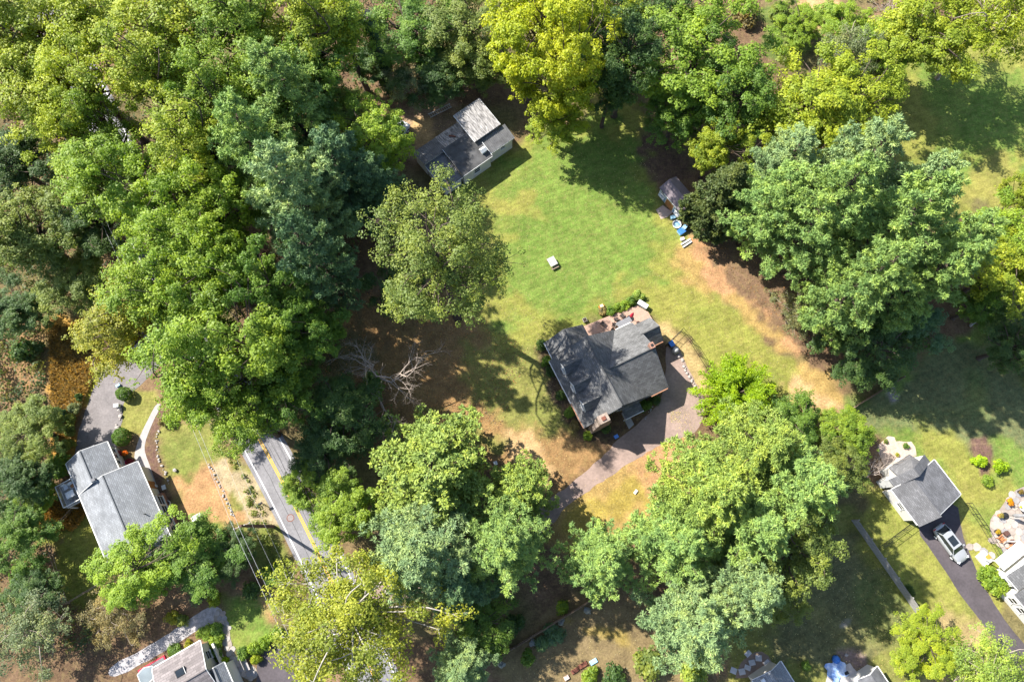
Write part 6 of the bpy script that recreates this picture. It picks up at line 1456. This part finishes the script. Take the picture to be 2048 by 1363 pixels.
o = bpy.data.objects.new('boulder', ROCKS[2]); COL.objects.link(o); o.location = (*P(351, 940), .2); o.scale = (.6, .55, .5); tag(o, 'white boulder on the ranch house front lawn', 'boulder')
def basin(label, px, py, r, h, m, inner, name='tub', cat='tub'):
    t = thing(name, label, cat, (*P(px, py), 0)); MB().lathe([(r * .85, 0), (r, h), (r * .86, h), (r * .8, h * .3)], n=20).build('rim', m, t, True); MB().lathe([(r * .8, h * .3), (r * .78, h * .32)], n=20).build('inside', inner, t); return t
basin('round white rimmed tub against the bay window wall', 337, 1007, .42, .5, WHITE, mat('soil_fill', (.04, .03, .025)))
mt_ = thing('red_mat', 'dark red mat on the mulch below the white tub', 'mat', (*P(345, 1020), 0), .6)
MB().box((0, 0, .03), (1.0, .8, .05)).build('pad', RED, mt_, bevel=.02); MB().box((0, 0, .062), (.8, .6, .012)).build('centre', mat('red_pile', (.30, .01, .02)), mt_)
mt2 = thing('entrance_mat', 'magenta mat at the entrance recess of the ranch house', 'mat', (*P(252, 926), 0), .5)
MB().box((0, 0, .05), (.8, .5, .08)).build('pad', MAGENTA, mt2, bevel=.02); MB().box((0, 0, .095), (.6, .3, .01)).build('centre', RED, mt2)
for px, py, l in ((237, 908, 'dark red flowers by the ranch house windows'), (260, 922, 'red flowers beside the magenta mat')):
    shrub(px, py, 9, .7, (.22, .03, .04), l, name='flowering_plant', cat='flowers')
shrub(249, 905, 7, .7, (.6, .17, .01), 'orange flowers by the ranch house windows', name='flowering_plant', cat='flowers')
# road furniture
mh = thing('manhole_cover', 'round iron manhole cover in the road left of the yellow lines', 'manhole', (*P(581, 1035), .014))
MB().lathe([(.44, 0), (.46, .006), (.38, .008)], n=24).build('ring', RUST, mh); MB().lathe([(.37, .0), (.37, .014)], n=24).build('lid', mat('iron_lid', (.20, .17, .17), .7, .2, 4), mh)
mb_ = thing('mailbox', 'dark mailbox on a post at the road verge', 'mailbox', (*P(527, 1007), 0), .5)
MB().tube([(0, 0, 0), (0, 0, 1.05)], .05, 6).build('post', WOOD, mb_); MB().box((0, 0, 1.15), (.5, .22, .22)).build('box', BLACK, mb_, bevel=.06); MB().box((.26, 0, 1.15), (.02, .18, .16)).build('flap', GREY_CLOTH, mb_)
# clutter by the blue shed
basin('round white inflatable pool beside the blue shed', 1353, 450, .62, .35, WHITE, BLUE_PALE, 'paddling_pool', 'pool')
crate('pale blue toy bench by the shed, below the round pool', 1362, 464, (1.0, .75, .45), BLUE_PALE, .6, 'toy_bench', 'toy', BLUE)
crate('small blue tub in front of the shed window', 1345, 436, (.6, .45, .4), BLUE_PALE, .2, 'blue_tub', 'tub')
crate('bluish white toy house by the shed boughs', 1367, 458, (.6, .5, .8), mat('pale_toy', (.55, .65, .7), .5), .9, 'toy_house', 'toy', BLUE_PALE)
crate('white stool below the toys by the shed', 1364, 479, (.5, .4, .35), WHITE, .3, 'stool', 'stool', mat('pink_plastic', (.6, .42, .42), .5))
for i, (px, py, l) in enumerate(((1371, 484, 'grey plank lying below the shed toys, upper of two'), (1374, 489, 'white plank lying below the shed toys, lower of two'))):
    t = thing('plank', l, 'plank', (*P(px, py), 0), .55 + i * .06); MB().box((0, 0, .12), (1.5, .22, .2)).build('board', WHITE if i else WHITE_METAL, t, bevel=.02); MB().box((0, .08, .235), (1.46, .03, .03)).build('lip', WHITE_METAL, t)
# patio furniture at the right edge
side_table('round white table on the flagstone patio', (*P(2040, 1013), .05), .62, .72, WHITE, 4, 'patio_table')
pp = thing('flower_pot', 'yellow flowers in the middle of the round white patio table', 'flowers', (*P(2040, 1013, .8), .77)); MB().lathe([(.08, 0), (.12, .14)], n=10).build('pot', TERRACOTTA, pp); MB().lathe([(.1, .14), (.16, .2), (.1, .28), (.02, .3)], n=9).build('blooms', mat('yellow_bloom', (.7, .5, .02), .7, .3, 8), pp)
for i, (px, py, l, c) in enumerate(((2036, 983, 'pot of brown grass at the top of the patio', (.2, .14, .03)), (2014, 1000, 'pot of yellow flowers on the patio edge, upper', (.55, .33, .01)), (2016, 1006, 'pot of orange flowers on the patio edge, below the yellow', (.6, .25, .01)), (1996, 1030, 'pot of grass at the foot of the grey parasol', (.3, .25, .06)), (1990, 1062, 'pot of gold flowers beside the orange chairs', (.4, .28, .02)))):
    t = thing('flower_pot', l, 'flowers', (*P(px, py), .05)); MB().lathe([(.16, 0), (.24, .36), (.2, .36)], n=12).build('pot', TERRACOTTA if i % 2 else DARK_WICKER, t)
    f = bpy.data.objects.new('plant', PROTO['bush0'][0][0]); COL.objects.link(f); f.parent = t; f.location = (0, 0, .3); f.scale = (.36, .36, .36); f.color = (*c, 1)
pu = thing('patio_parasol', 'grey closed parasol leaning across the patio', 'parasol', (*P(2010, 1031), .05), -.1)
MB().lathe([(.4, 0), (.42, .06), (.1, .12)], n=16).build('base', BLACK, pu); MB().tube([(0, 0, .1), (.35, .05, 1.2), (1.0, .1, 2.6)], [.03, .03, .02], 8).build('pole', BLACK, pu)
MB().tube([(.25, .05, .9), (.4, .06, 1.25), (.7, .08, 1.95), (1.05, .1, 2.68)], [.08, .24, .19, .04], 10).build('canopy', mat('parasol_grey', (.2, .2, .21), .8, .15, 3), pu, True)
def adirondack(label, loc, rz, m, ottoman=None):
    t = thing('slatted_chair', label, 'chair', loc, rz)
    for i in range(5): MB().box((-.24 + i * .12, .38, .62), (.1, .03, .85), rx=-.35).build('back_slat', m, t)
    for i in range(5): MB().box((0, -.25 + i * .12, .36 - .02 * i), (.56, .1, .03)).build('seat_slat', m, t)
    for s in (-1, 1):
        MB().box((s * .33, .0, .56), (.1, .75, .03)).build('armrest', m, t); MB().box((s * .31, -.3, .27), (.05, .08, .55)).build('leg', m, t); MB().box((s * .3, .3, .18), (.05, .08, .36)).build('leg', m, t)
CEDAR = mat('cedar', (.42, .17, .07), .75, .15, 3)
for px, py, rz, l in ((1998, 1076, .6, 'orange slatted chair on the patio edge, upper of two'), (2018, 1096, .65, 'orange slatted chair on the patio edge, lower of two')): adirondack(l, (*P(px, py), .05), rz + 1.57, CEDAR)
for px, py, l in ((2010, 1066, 'dark square footstool on the patio, upper'), (2021, 1083, 'dark square footstool on the patio, lower')): crate(l, px, py, (.55, .45, .38), mat('brown_leather', (.09, .045, .035), .6, .2, 4), .5, 'footstool', 'stool')
deck_chair('dark chair at the round white patio table', (*P(2046, 1030), .05), 0.4)
# terrace by the lower edge
tp = thing('tarpaulin', 'crumpled blue tarpaulin with white patches on the terrace at the bottom', 'tarpaulin', (*P(1672, 1338), 0), .5)
rng_ = np.random.default_rng(4); gx, gy = 14, 12; vs = []; fs = []
for j in range(gy + 1):
    for i in range(gx + 1):
        x, y = -1.3 + 2.6 * i / gx, -1.1 + 2.2 * j / gy; e = 1 - .25 * math.sin(3 * math.atan2(y, x)) ** 2
        vs.append((x * e, y * e, .05 + .16 * rng_.random() + .1 * math.sin(4 * x + 2 * y)))
for j in range(gy):
    for i in range(gx): a = j * (gx + 1) + i; fs.append((a, a + 1, a + gx + 2, a + gx + 1))
MB().add([(x, y, max(z, .03)) for x, y, z in vs], fs).build('sheet', mat('tarp', (.06, .20, .52), .45, .2, 1.3, c2=(.55, .62, .70)), tp, True)
hp = MB(); hp.lathe([(.5, 0), (.42, .3), (.25, .5), (.05, .55)], (.6, .9, .02), 9); hp.build('bundle', BLUE, tp, True)
crate('dark square box on the terrace beside the tarpaulin', 1691, 1344, (.45, .3, .3), BLACK, .4, 'dark_box', 'box')
o = bpy.data.objects.new('boulder', ROCKS[1]); COL.objects.link(o); o.location = (*P(1691, 1308), .15); o.scale = (.5, .45, .4); tag(o, 'grey boulder in the bare bed above the terrace', 'boulder')
# stacked pavers at the bottom
for px, py, s, m, l in ((1187, 1322, (.9, .5, .12), BLUE_PALE, 'pale blue speckled slab at the right end of the paver row'), (1166, 1329, (1.1, .5, .14), RUST, 'dark red slab in the middle of the paver row'), (1150, 1340, (.9, .45, .12), RUST, 'brownish slab left of the middle of the paver row'), (1133, 1354, (.6, .45, .2), mat('pink_block', (.5, .38, .34), .9), 'pinkish block at the left end of the paver row')):
    t = thing('paver_stack', l, 'slab', (*P(px, py), 0), .5); MB().box((0, 0, s[2] / 2), s).build('slab', m, t, bevel=.01); MB().box((.02, .01, s[2] + .035), (s[0] * .9, s[1] * .9, .06)).build('slab', m, t, bevel=.01)
st_ = thing('fallen_trunk', 'pale fallen trunk on the edge of the shaded right lawn', 'log', (*P(1938, 652), .15), .55)
MB().tube([(0, 0, 0), (1.2, .1, .05), (2.6, 0, .1), (4.0, .2, .3)], [.2, .18, .14, .08], 8).build('trunk', BARK_PALE, st_, True); MB().tube([(1.8, .0, .1), (2.3, .7, .4), (2.6, 1.1, .5)], [.08, .05, .02], 6).build('branch', BARK_PALE, st_, True)
# white star-shaped shrubs by the fence at the bottom
for px, py, l in ((1122, 1243, 'white leaved plant by the timber fence, upper'), (1065, 1284, 'white leaved plant by the timber fence, middle'), (1175, 1220, 'white leaved plant below the fence end'), (1003, 1328, 'white leaved plant at the lower fence end')):
    shrub(px, py, 8, .6, (.36, .38, .38), l, name='pale_plant', cat='plant')
# ivy-clad trunk in the gap at the top
iv = thing('ivy_trunk', 'tall trunk wrapped in dark ivy in the gap at the top', 'tree', (*P(782, 190), 0), 0)
MB().tube([(0, 0, -.1), (-.1, .2, 8), (-.3, .3, 15)], [.4, .3, .2], 8).build('trunk', BARK, iv)
rg = np.random.default_rng(3); zz = np.linspace(.4, 14.5, 60); cc = np.stack([zz * -.02 + rg.normal(size=60) * .2, zz * .02 + rg.normal(size=60) * .2, zz], -1)
f = link('ivy', leaf_mesh('ivy', *clump_leaves(rg, cc, np.full(60, .7), 50, .3), .1), LEAF, iv); f.color = (.035, .075, .03, 1)
